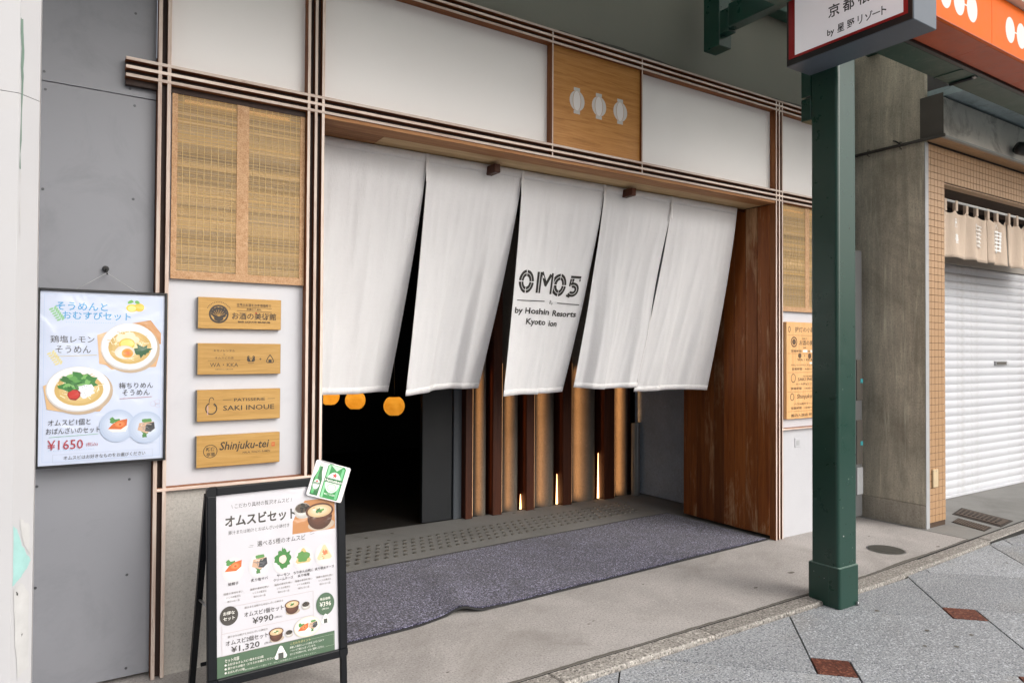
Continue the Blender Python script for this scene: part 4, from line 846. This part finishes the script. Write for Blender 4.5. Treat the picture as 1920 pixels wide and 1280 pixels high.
for ox in (-.235, .075):
    for g in range(4):
        for rx, ry in ((.066, .076), (.0435, .0535)): c.ring(ox, 0, rx, ry, .0185, BK, R(90*g+3.5), R(90*g+86.5), 10)
dbl([(-.128, -.07), (-.128, .07)], .0105, .016); dbl([(-.008, -.07), (-.008, .07)], .0105, .016)
c.line([(-.112, .07), (-.07, .0)], .022, BK); c.line([(-.072, -.02), (-.03, .06)], .020, BK); c.line([(-.098, .03), (-.07, -.02)], .012, BK)
c.line([(.175, .064), (.265, .064)], .016, BK); c.line([(.195, .044), (.265, .044)], .016, BK); c.line([(.183, .05), (.180, -.0)], .018, BK); c.line([(.203, .034), (.201, .012)], .012, BK)
for rr in (.052, .031): c.ring(.212, -.022, rr, rr*.95, .016, BK, R(-140), R(118), 18)
c.line([(.16, -.064), (.2, -.072)], .014, BK)
c.line([(-.3, -.125), (-.06, -.121)], .005, BK); c.line([(.085, -.121), (.3, -.125)], .005, BK); c.text('おも', .012, -.123, .026, BK, .06, .004)
c.text('by Hoshino Resorts', -.01, -.197, .052, BK, .60, .026); c.text('Kyoto Gion', -.035, -.268, .054, BK, .32, .026)
def on_cloth(x, y, d):
    s = (x+.335)/.67; t = (NZ-(1.92+y))/(NZ-1.157); return noren_pt(2, min(max(s, .012), .988), t, .0016+d)
c.build('lettering', on_cloth, 'print', no)
for k, (px_, py_, pz_, rr) in enumerate(((-2.545, 3., 1.03, .092), (-2.295, 3.0, .985, .098), (-1.895, 3.0, .915, .106))):
    lt = thing('paper_lantern', (px_, py_, pz_-rr), ('round glowing paper lantern half hidden by the upright', 'small glowing paper lantern in the middle of three', 'largest glowing paper lantern furthest to the right of three')[k], 'lantern', 'paper lanterns in the dark doorway')
    pf = [(rr*.45*(1 if a in (-90, 90) else 0)+(rr*math.cos(R(a))*.98 if abs(a) < 90 else 0), rr*.96*math.sin(R(a))) for a in range(-62, 63, 4)]
    n_r = len(pf); pf = [(r0*(1+.012*math.cos(3.14159*j)), z0) for j, (r0, z0) in enumerate(pf)]
    lathe('paper_globe', pf, (px_, py_, pz_), 'lantern_paper', lt, 24); lathe('lantern_cap', [(rr*.46, 0), (rr*.46, .012), (rr*.4, .016)], (px_, py_, pz_+rr*.845), 'hook_black', lt, 16); lathe('lantern_base', [(rr*.4, -.016), (rr*.46, -.012), (rr*.46, 0)], (px_, py_, pz_-rr*.845), 'hook_black', lt, 16)
    lathe('bulb', [(.008, -.036), (.030, -.018), (.036, 0), (.030, .018), (.014, .034)], (px_, py_, pz_+rr*.1), 'bulb', lt, 12)
    tube('cord', [(px_, py_, pz_+rr*.86), (px_, py_, 2.76)], .003, 'steel', lt, 6)

# ================================================================== door mat
mt = thing('door_mat', (-1.8, .5, 0), 'long rumpled purple grey door mat in front of the entrance', 'mat')
MR = [(-3.62, -.105), (-.035, .05), (-.05, 1.125), (-3.62, .965)]
def mat_pt(s, t, up_=0):
    a = Vector(MR[0]).lerp(Vector(MR[1]), s); b = Vector(MR[3]).lerp(Vector(MR[2]), s); p = a.lerp(b, t)
    # soft ripple running back from the front edge
    xc = -2.80+.28*t; d = (p.x-xc)/(.075+.10*t); h = .030*math.exp(-d*d)*max(0, 1-t*1.25)**.7
    d2 = (p.x-xc-.16)/.12; h += .008*math.exp(-d2*d2)*max(0, 1-t*1.4)
    h += .0035*math.sin(p.x*5.3+p.y*4)*math.sin(p.y*6+1)**2
    dy = .045*math.exp(-((p.x+2.86)/.16)**2)*(1-t)**2 - .015*math.exp(-((p.x+2.70)/.08)**2)*(1-t)**2
    return Vector((p.x, p.y+dy, .0012+.009+max(0, h)+up_))
def mat_mesh(name, s0, s1, t0, t1, ns_, nt2, mat, lift=0.):
    top = [[mat_pt(s0+(s1-s0)*i/ns_, t0+(t1-t0)*j/nt2, lift) for i in range(ns_+1)] for j in range(nt2+1)]
    v = [p for r in top for p in r]; f = []; n = ns_+1
    for j in range(nt2):
        for i in range(ns_): f.append((j*n+i, j*n+i+1, (j+1)*n+i+1, (j+1)*n+i))
    rim = [i for i in range(n)]+[j*n+ns_ for j in range(1, nt2+1)]+[nt2*n+i for i in range(ns_-1, -1, -1)]+[j*n for j in range(nt2-1, 0, -1)]
    b0 = len(v); v += [Vector((v[k].x, v[k].y, max(.0022, v[k].z-.010))) for k in rim]
    for k in range(len(rim)): a, b = rim[k], rim[(k+1) % len(rim)]; f.append((b, a, b0+k, b0+(k+1) % len(rim)))
    return pyd(name, v, f, mat, mt, True)
mat_mesh('carpet_pile', .0045, .9955, .014, .986, 180, 50, 'carpet', .0015)
mat_mesh('rubber_edge', 0, 1, 0, 1, 180, 50, 'black_rubber', -.0015)

# ================================================================== small things in the ground
mh = thing('round_cover', (.48, -.588, 0), 'small round iron cover set in the concrete beside the green column', 'cover')
lathe('cover_plate', [(.122, -.01), (.122, .0022), (.116, .0030)], (.48, -.588, 0), 'iron', mh, 40, False); lathe('cover_rim', [(.133, -.01), (.133, .0014), (.1225, .0014)], (.48, -.588, 0), 'steel', mh, 40, False)
lathe('cover_boss', [(.075, .003), (.075, .0042), (.07, .0044)], (.48, -.588, 0), 'iron', mh, 30, False)
gt = thing('drain_grate', (2.2, -.47, 0), 'brown iron drain cover with a raised frame in front of the shutter', 'drain cover')
def gq(a, b): return Vector((2.136, -.276)).lerp(Vector((2.5, -.192)), a).lerp(Vector((1.98, -.735)).lerp(Vector((2.32, -.69)), a), b)
def quad(name, f, a0, a1, b0, b1, z0, z1, mat, par): return prism(name, [tuple(f(a, b)) for a, b in ((a0, b0), (a0, b1), (a1, b1), (a1, b0))], z0, z1, mat, par)
quad('frame_plate', gq, 0, 1, 0, 1, -.02, .004, 'rust_dark', gt); quad('cover_plate', gq, .12, .88, .05, .95, .003, .009, 'grate_brown', gt)
for k in range(9): quad('rib', gq, .25, .75, .1+k*.09, .135+k*.09, .0085, .013, 'rust_dark', gt)
g2t = thing('drain_grate', (1.85, -.57, 0), 'small slotted drain grate next to the tiled pier', 'drain grate')
def gq2(a, b): return Vector((1.806, -.425)).lerp(Vector((2.02, -.38)), a).lerp(Vector((1.70, -.727)).lerp(Vector((1.90, -.70)), a), b)
quad('frame_plate', gq2, 0, 1, 0, 1, -.02, .003, 'rust_dark', g2t)
for k in range(13): quad('grate_bar', gq2, .06, .94, .04+k*.072, .075+k*.072, .0025, .008, 'grate_brown', g2t)

# ================================================================== green arcade column, beams, fascia, roof
gc = thing('green_column', (-.835, -.99, 0), 'dark green steel arcade column with a wider foot on the kerb', 'column')
def rbox(name, x0, x1, y0, y1, z0, z1, mat, par, r=.012):
    bm = bmesh.new(); fs = bmbox(bm, x0, x1, y0, y1, z0, z1)
    ed = [e for e in bm.edges if abs(e.verts[0].co.z-e.verts[1].co.z) > .01]; bmesh.ops.bevel(bm, geom=ed, offset=r, segments=4, affect='EDGES', profile=.5)
    return fin(bm, name, mat, par)
rbox('foot', -.931, -.735, -1.102, -.896, -.014, .215, 'green_paint', gc, .016); rbox('shaft', -.918, -.727, -1.086, -.91, .215, 3.437, 'green_paint', gc, .02)
rbox('weld_rim', -.924, -.741, -1.094, -.904, .214, .2195, 'chipped_white', gc, .016); box('foot_seam', -.9322, -.930, -1.035, -1.031, -.014, .21, 'green_flat', gc)
box('clamp_plate', -.915, -.775, -.912, -.845, 2.86, 2.995, 'green_paint', gc, .003); box('clamp_plate', -.915, -.775, -.912, -.845, 3.005, 3.165, 'green_paint', gc, .003)
tube('anchor_bolt', [(-.768, -1.112, -.013), (-.768, -1.112, .008)], .006, 'steel', gc)
r_ = random.Random(21)
for k in range(26):
    z = r_.choice((r_.uniform(.25, 1.2), r_.uniform(.0, .3), r_.uniform(.3, 3.0))); a = r_.uniform(.0012, .0045); fr_ = r_.random() < .75; u_ = r_.uniform(.03, .15)
    yf = -1.1022 if z < .2 else -1.0862; xl = -.9312 if z < .2 else -.9182
    P = [(math.cos(t*.785)*a*r_.uniform(.6, 1.2), math.sin(t*.785)*a*r_.uniform(.7, 1.9)) for t in range(8)]
    pyd('paint_chip', [((-.905+u_+x, yf-.0002, z+y) if fr_ else (xl-.0002, -1.075+u_+x, z+y)) for x, y in P], [tuple(range(8)) if fr_ else tuple(range(7, -1, -1))], r_.choice(('chipped_white', 'rust_dark', 'pale_chip')), gc)
for k in range(22):
    x, y, r0 = r_.uniform(-2.2, 2.2), r_.uniform(-2.2, -1.1), r_.uniform(.005, .014); z = -.0132
    pyd('gum_spot', [(x+r0*r_.uniform(.75, 1.2)*math.cos(t*.628), y+r0*r_.uniform(.75, 1.2)*math.sin(t*.628), z) for t in range(10)], [tuple(range(10))], 'crumble', pav)
ar_ = thing('arcade_edge_girder', (1.5, -1, 3.44), 'green steel edge girder of the arcade running above the shutter', 'girder')
box('edge_beam', -.915, 9, -1.09, -.895, 3.44, 3.72, 'green_flat', ar_, .004); box('beam_lip', -.915, 9, -1.125, -1.092, 3.436, 3.46, 'black_frame', ar_, .002)
box('edge_beam', -9, -1.2, -1.09, -.895, 3.47, 3.72, 'green_flat', ar_, .004); box('cover_strip', .56, .585, -1.085, -.9, 3.434, 3.4398, 'green_flat', ar_, .001); tube('slot_bar', [(.78, -.905, 3.432), (.775, -1.06, 3.432)], .012, 'black_frame', ar_, 8); box('bolt_head', .76, .80, -1.085, -1.06, 3.428, 3.4398, 'steel', ar_, .003)
br = thing('arcade_bracket', (-.86, -.2, 3.57), 'green steel tie beam with a drop end reaching from column to wall', 'beam')
box('tie_beam', -.915, -.83, -.905, -.29, 3.66, 3.82, 'green_paint', br, .003); box('drop_end', -.915, -.79, -.215, -.075, 3.567, 3.99, 'green_paint', br, .003); box('tie_beam', -.912, -.832, -.289, -.216, 3.64, 3.80, 'green_paint', br, .003)
tag(box('wall_beam', -9, 9, -.06, .055, 4.11, 4.2, 'green_flat', None, .003), 'green arcade beam running along the top of the grey header wall', 'beam')
fa = thing('orange_fascia', (1.5, -1.36, 3.45), 'glossy orange arcade fascia with white linked lantern shapes', 'fascia')
for a, b in ((-9, -2.9), (-2.897, -2.043), (-2.04, -1.2), (-.92, -.5165), (-.5135, .3425), (.3455, 1.2015), (1.2045, 2.06), (2.063, 2.92), (2.923, 9)):
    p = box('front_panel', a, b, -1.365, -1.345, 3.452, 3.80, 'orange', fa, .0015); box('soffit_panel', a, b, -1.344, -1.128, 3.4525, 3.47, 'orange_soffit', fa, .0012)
    c = Canvas(); mid = (a+b)/2 if b < 5 else a+.43
    if a == -.92: mid = -.945
    if a == -9: mid = -3.33
    for k in (-1, 0, 1):
        x = mid+.165*k
        if a < x-.07 and x+.07 < b:
            c.ell(x, 3.617, .068, .086, 'dcd6d2', 32)
            if k < 1 and x+.1 < b: c.rect(x+.066, 3.612, x+.099, 3.622, 'dcd6d2')
    if c.v: c.build('lantern_mark', plane_fn((0, -1.3652, 0), (1, 0, 0), (0, 0, 1), (0, -1, 0)), 'print', p)
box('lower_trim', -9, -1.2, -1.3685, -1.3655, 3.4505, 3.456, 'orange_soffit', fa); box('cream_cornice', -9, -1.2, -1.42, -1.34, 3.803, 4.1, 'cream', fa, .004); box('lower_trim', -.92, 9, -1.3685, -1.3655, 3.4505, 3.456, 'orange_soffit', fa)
box('cream_cornice', -.92, 9, -1.42, -1.34, 3.803, 4.1, 'cream', fa, .004)
rf = struct(box('arcade_roof', -9, 9, -1.5, .3, 4.205, 4.215, 'roof_sheet'), 'milky translucent arcade roof sheet over the pavement edge')
# hanging shop sign
sg = thing('shop_sign', (-1.04, -1.27, 3.12), 'grey box sign with a white red-bordered face projecting over the pavement', 'sign')
box('case', -1.148, -.925, -1.638, -.912, 3.12, 4.1, 'sign_metal', sg, .003); box('face_frame', -1.152, -1.1485, -1.634, -.916, 3.123, 4.09, 'sign_black', sg)
SF = lambda x, y, d: Vector((-1.1525-d, -x, y))
box('red_border', -1.155, -1.1525, -1.612, -.931, 3.157, 4.07, 'sign_red', sg); box('white_face', -1.1562, -1.1552, -1.590, -.972, 3.171, 4.05, 'glowing_face', sg)
c = Canvas(); T_ = '2b2827'
for s_, yy, zz in (('京', 1.215, 3.333), ('都', 1.30, 3.333), ('祇', 1.385, 3.333), ('園', 1.47, 3.333)): c.text(s_, yy, zz, .07, T_, .066, .016)
c.text('by', 1.196, 3.215, .044, T_, .042, .02)
for s_, yy in (('星', 1.255), ('野', 1.312), ('リ', 1.364), ('ゾ', 1.412), ('ー', 1.452), ('ト', 1.492)): c.text(s_, yy, 3.222, .046 if s_ != 'ー' else .006, T_, .041 if s_ not in 'リト' else .026, .014)
for k in range(3): c.ell(1.19+.09*k, 3.46, .04, .05, 'b9b0b0', 24)
c.text('OMO5', 1.28, 3.62, .1, T_, .34, .02)
c.build('lettering', lambda x, y, d: SF(x, y, .0040+d), 'print', sg)

# ================================================================== weathered concrete wall and tiled pier of the neighbour
cw = thing('concrete_party_wall', (1.4, -.16, 0), 'streaked weathered concrete wall between the shopfront and the tiled pier', 'wall')
box('wall_face', 1.372, 1.40, -.431, .45, .195, 4.2, 'weathered', cw, .002); box('wall_base', 1.364, 1.40, -.431, .41, -.01, .193, 'weathered_base', cw, .003)
box('edge_trim', 1.366, 1.42, -.4375, -.4315, -.005, 3.225, 'trim_grey', cw, .001)
tp = thing('tiled_pier', (1.55, -.3, 0), 'shop wall of small tan tiles framing the white shutter', 'wall')
box('grout_bed', 1.421, 1.688, -.430, .05, -.01, 3.226, 'grout', tp); box('grout_bed', 1.688, 9, -.430, .05, 2.925, 3.226, 'grout', tp)
box('pier_core', 1.401, 1.42, -.43, .4, -.01, 4.2, 'weathered', tp); box('upper_wall', 1.4205, 9, -.3, .4, 3.2265, 4.2, 'dark_inside', tp)
TP = .0578
def tile_mesh(wd, ht, d=.006):
    bm = bmesh.new(); bmbox(bm, 0, wd, -d, 0, 0, ht, bev=.0012); bmesh.ops.recalc_face_normals(bm, faces=bm.faces); me = bpy.data.meshes.new('tile'); bm.to_mesh(me); bm.free(); me.materials.append(MAT['tile']); return me
tfull = tile_mesh(TP-.0034, TP-.0034); thalf = tile_mesh(.0335, TP-.0034)
nrow = int(3.226/TP)+1; cols = [(1.4225, thalf)]+[(1.459+k*TP, tfull) for k in range(4)]; nt = 0
bm = bmesh.new()
for r in range(nrow):
    z = 3.224-(r+1)*TP
    if z < -.001: continue
    for x, me in cols:
        o = bpy.data.objects.new('tile', me); COL.objects.link(o); o.location = (x, -.430+random.uniform(-.0004, .0004), z); setp(o, tp); nt += 1
    if r < 5:
        for k in range(4, 130):
            x = 1.459+k*TP; bmbox(bm, x, x+TP-.0034, -.436, -.43, z, z+TP-.0034, bev=.001)
for k in range(130): bmbox(bm, 1.69+k*TP, 1.69+(k+1)*TP-.0034, -.43, -.35, 2.918, 2.9249)
o = fin(bm, 'lintel_tiles', 'tile', tp); o['kind'] = 'stuff'
wpl = thing('wall_plate', (1.49, -.438, .34), 'small beige cover plate low on the tiled pier', 'plate')
box('plate', 1.452, 1.535, -.452, -.4365, .338, .488, 'beige_plate', wpl, .004); box('screw', 1.489, 1.497, -.4545, -.4525, .47, .478, 'steel', wpl)
# shutter
sh = thing('roller_shutter', (4, .1, 0), 'closed white roller shutter with horizontal slats', 'shutter')
n = 29; ps = 2.355/n
me = None
for k in range(n):
    if me is None:
        bm = bmesh.new(); prof = [(.10, 0), (.099, ps*.1), (.094, ps*.2), (.0905, ps*.45), (.092, ps*.7), (.098, ps*.86), (.104, ps*.93), (.105, ps*.99)]
        A = [[bm.verts.new((x, y, z)) for y, z in prof] for x in (1.5, 8)]
        for i in range(len(prof)-1): bm.faces.new((A[0][i], A[1][i], A[1][i+1], A[0][i+1]))
        bmesh.ops.recalc_face_normals(bm, faces=bm.faces); me = bpy.data.meshes.new('slat'); bm.to_mesh(me); bm.free(); me.materials.append(MAT['shutter'])
        for p in me.polygons: p.use_smooth = True
    o = bpy.data.objects.new('slat', me); COL.objects.link(o); o.location = (0, 0, .012+k*ps); setp(o, sh)
box('shutter_back', 1.5, 8, .108, .13, 0, 2.9, 'shutter_bar', sh); box('bottom_bar', 1.5, 8, .082, .107, .004, .03, 'shutter', sh, .003)
box('head_bar', 1.5, 8, .08, .107, 2.368, 2.455, 'shutter_bar', sh, .003); ms = box('mail_slot', 3.86, 4.14, .076, .094, 1.335, 1.38, 'steel', sh, .003); box('slot_flap', 3.89, 4.11, .073, .0765, 1.347, 1.368, 'dark_box', ms)
box('head_recess', 1.6, 9, .0, .05, 2.46, 2.5, 'dark_inside', sh) if 0 else None
box('box_housing', 1.69, 9, .11, .25, 2.5, 3.2, 'dark_inside', sh)
# short beige curtain over the shutter
bn = thing('beige_shop_curtain', (3.2, -.3, 2.33), 'short beige noren with white marks on a white rod above the shutter', 'curtain')
tube('rod', [(1.69, -.3, 2.843), (6, -.3, 2.833)], .011, 'white_rod', bn, 10)
def bpt(i, s, t, off=0.):
    x0 = 1.963+i*.4145; x = x0+.411*s; sag = .055*abs(math.sin(math.pi*s*2))*(1-t)**3
    y = -.3+.018*math.sin(6.28*s*1.3+i*1.7)*t+.012*math.sin(6.28*s*2+i)*(1-t*.3)
    return Vector((x, y-off, 2.783-sag-.453*t+.006*math.sin(3*s+i)))
for i in range(6):
    v = [bpt(i, k/24, j/14) for j in range(15) for k in range(25)]; f = [(j*25+k, j*25+k+1, (j+1)*25+k+1, (j+1)*25+k) for j in range(14) for k in range(24)]
    o = pyd('curtain_panel', v, f, 'beige_cloth', bn, True); md = o.modifiers.new('thickness', 'SOLIDIFY'); md.thickness = .0012
    for s in (.03, .5): p = bpt(i, s, 0); box('tab', p.x-.02, p.x+.022, p.y-.016, p.y+.014, p.z-.03, 2.853, 'beige_cloth', bn, .003)
    c = Canvas(); WH = 'fbfaf8'
    if i == 0: c.text('円', .22, -.2, .10, WH, .075, .02); c.text('善', .23, -.36, .10, WH, .09, .02)
    elif i == 1:
        for k in range(3): c.line([(.18+.05*k, -.16), (.18+.05*k, -.40)], .03, 'ece4dc')
        for k in range(6): c.line([(.15, -.17-.045*k), (.31, -.17-.045*k)], .016, 'ece4dc')
    elif i == 2:
        for k in range(4): c.line([(.155+.042*k, -.17-.02*abs(k-1.5)), (.155+.042*k, -.42+.03*abs(k-2))], .024, WH)
        for k in range(6): c.line([(.14, -.19-.042*k), (.295, -.19-.042*k)], .015, WH)
        c.text('八', .22, -.14, .04, WH, .06, .02)
    if c.v: c.build('printed_mark', lambda x, y, d, i=i: bpt(i, x/.443, (-y-.06)/.488, .004+d), 'print', bn)
# steel canopy box, pipe, spotlight, slab
cb = thing('steel_canopy', (3, -.51, 3.24), 'stainless steel canopy box above the tiled shop wall', 'canopy')
box('front_sheet', 1.375, 9, -.584, -.575, 3.25, 3.56, 'stainless', cb, .001); box('end_plate', 1.368, 1.3745, -.580, -.395, 3.262, 3.60, 'dark_box', cb, .001); box('drip_rail', 1.375, 9, -.592, -.560, 3.232, 3.249, 'alu_grey', cb, .002)
bm = bmesh.new()
for k in range(128): bmbox(bm, 1.39+k*TP, 1.39+(k+1)*TP-.003, -.558, -.44, 3.236, 3.242)
o = fin(bm, 'soffit_tiles', 'tile', cb); o['kind'] = 'stuff'
box('soffit_board', 1.376, 9, -.574, -.44, 3.2421, 3.27, 'grout', cb); box('dark_joint', 1.421, 9, -.4395, -.431, 3.2262, 3.235, 'dark_inside', cb)
tag(box('blue_reflection_slab', 1.42, 9, -.93, -.40, 3.585, 3.66, 'blue_reflection_slab'), 'stained slab above the steel canopy, painted blue grey like a reflecting sheet', 'slab')
cp = thing('conduit_pipe', (1.36, -.15, 3.24), 'thin dark conduit pipe clipped across the concrete wall', 'pipe')
tube('pipe_run', [(1.352, .41, 3.246), (1.352, .30, 3.245), (1.352, -.2, 3.243), (1.352, -.60, 3.242)], .0135, 'pipe', cp, 10)
for y in (.045, -.24): tube('clip', [(1.372, y, 3.27), (1.345, y, 3.268), (1.334, y, 3.243), (1.345, y, 3.218), (1.372, y, 3.212)], .0035, 'pipe', cp, 6)
tube('wire_end', [(1.368, -.17, 3.30), (1.35, -.20, 3.285), (1.352, -.24, 3.252)], .006, 'hook_black', cp, 6)
sp = thing('spotlight', (2.66, -.62, 3.3), 'black spotlight fixed to the steel canopy', 'spotlight')
tube('lamp_head', [(2.58, -.63, 3.335), (2.60, -.645, 3.325), (2.66, -.69, 3.305), (2.668, -.696, 3.302)], [.05, .058, .058, .05], 'hook_black', sp, 18); tube('arm', [(2.62, -.63, 3.32), (2.78, -.60, 3.36)], .014, 'hook_black', sp); box('mount', 2.76, 2.84, -.60, -.582, 3.32, 3.40, 'hook_black', sp, .004)
# meter cabinet squeezed behind the green column
ut = thing('meter_cabinet', (1.19, .03, 0), 'grey meter cabinet seen between the green column and the concrete wall', 'cabinet')
box('cabinet_body', 1.08, 1.19, .012, .062, .05, 2.35, 'cabinet', ut, .003); box('cabinet_door', 1.1, 1.187, .004, .0115, 1.05, 1.40, 'dark_box', ut, .002); box('cabinet_door', 1.1, 1.187, .004, .0115, .50, .88, 'dark_box', ut, .002)
box('tag', 1.15, 1.186, .001, .0035, 1.20, 1.235, 'teal', ut); box('tag', 1.15, 1.186, .001, .0035, .66, .695, 'teal', ut); box('white_notice', 1.1, 1.187, .003, .0115, .24, .47, 'trim_grey', ut)
sw = thing('wall_socket', (.33, .03, .74), 'small faint square cover on the white plinth under the directory board', 'cover plate')
box('plate', .27, .345, .029, .0345, .70, .775, 'plaster_right', sw, .002); box('plate_inner', .288, .327, .0275, .0292, .715, .757, 'trim_grey', sw, .001)
print('paving', npav, 'tiles', nt)
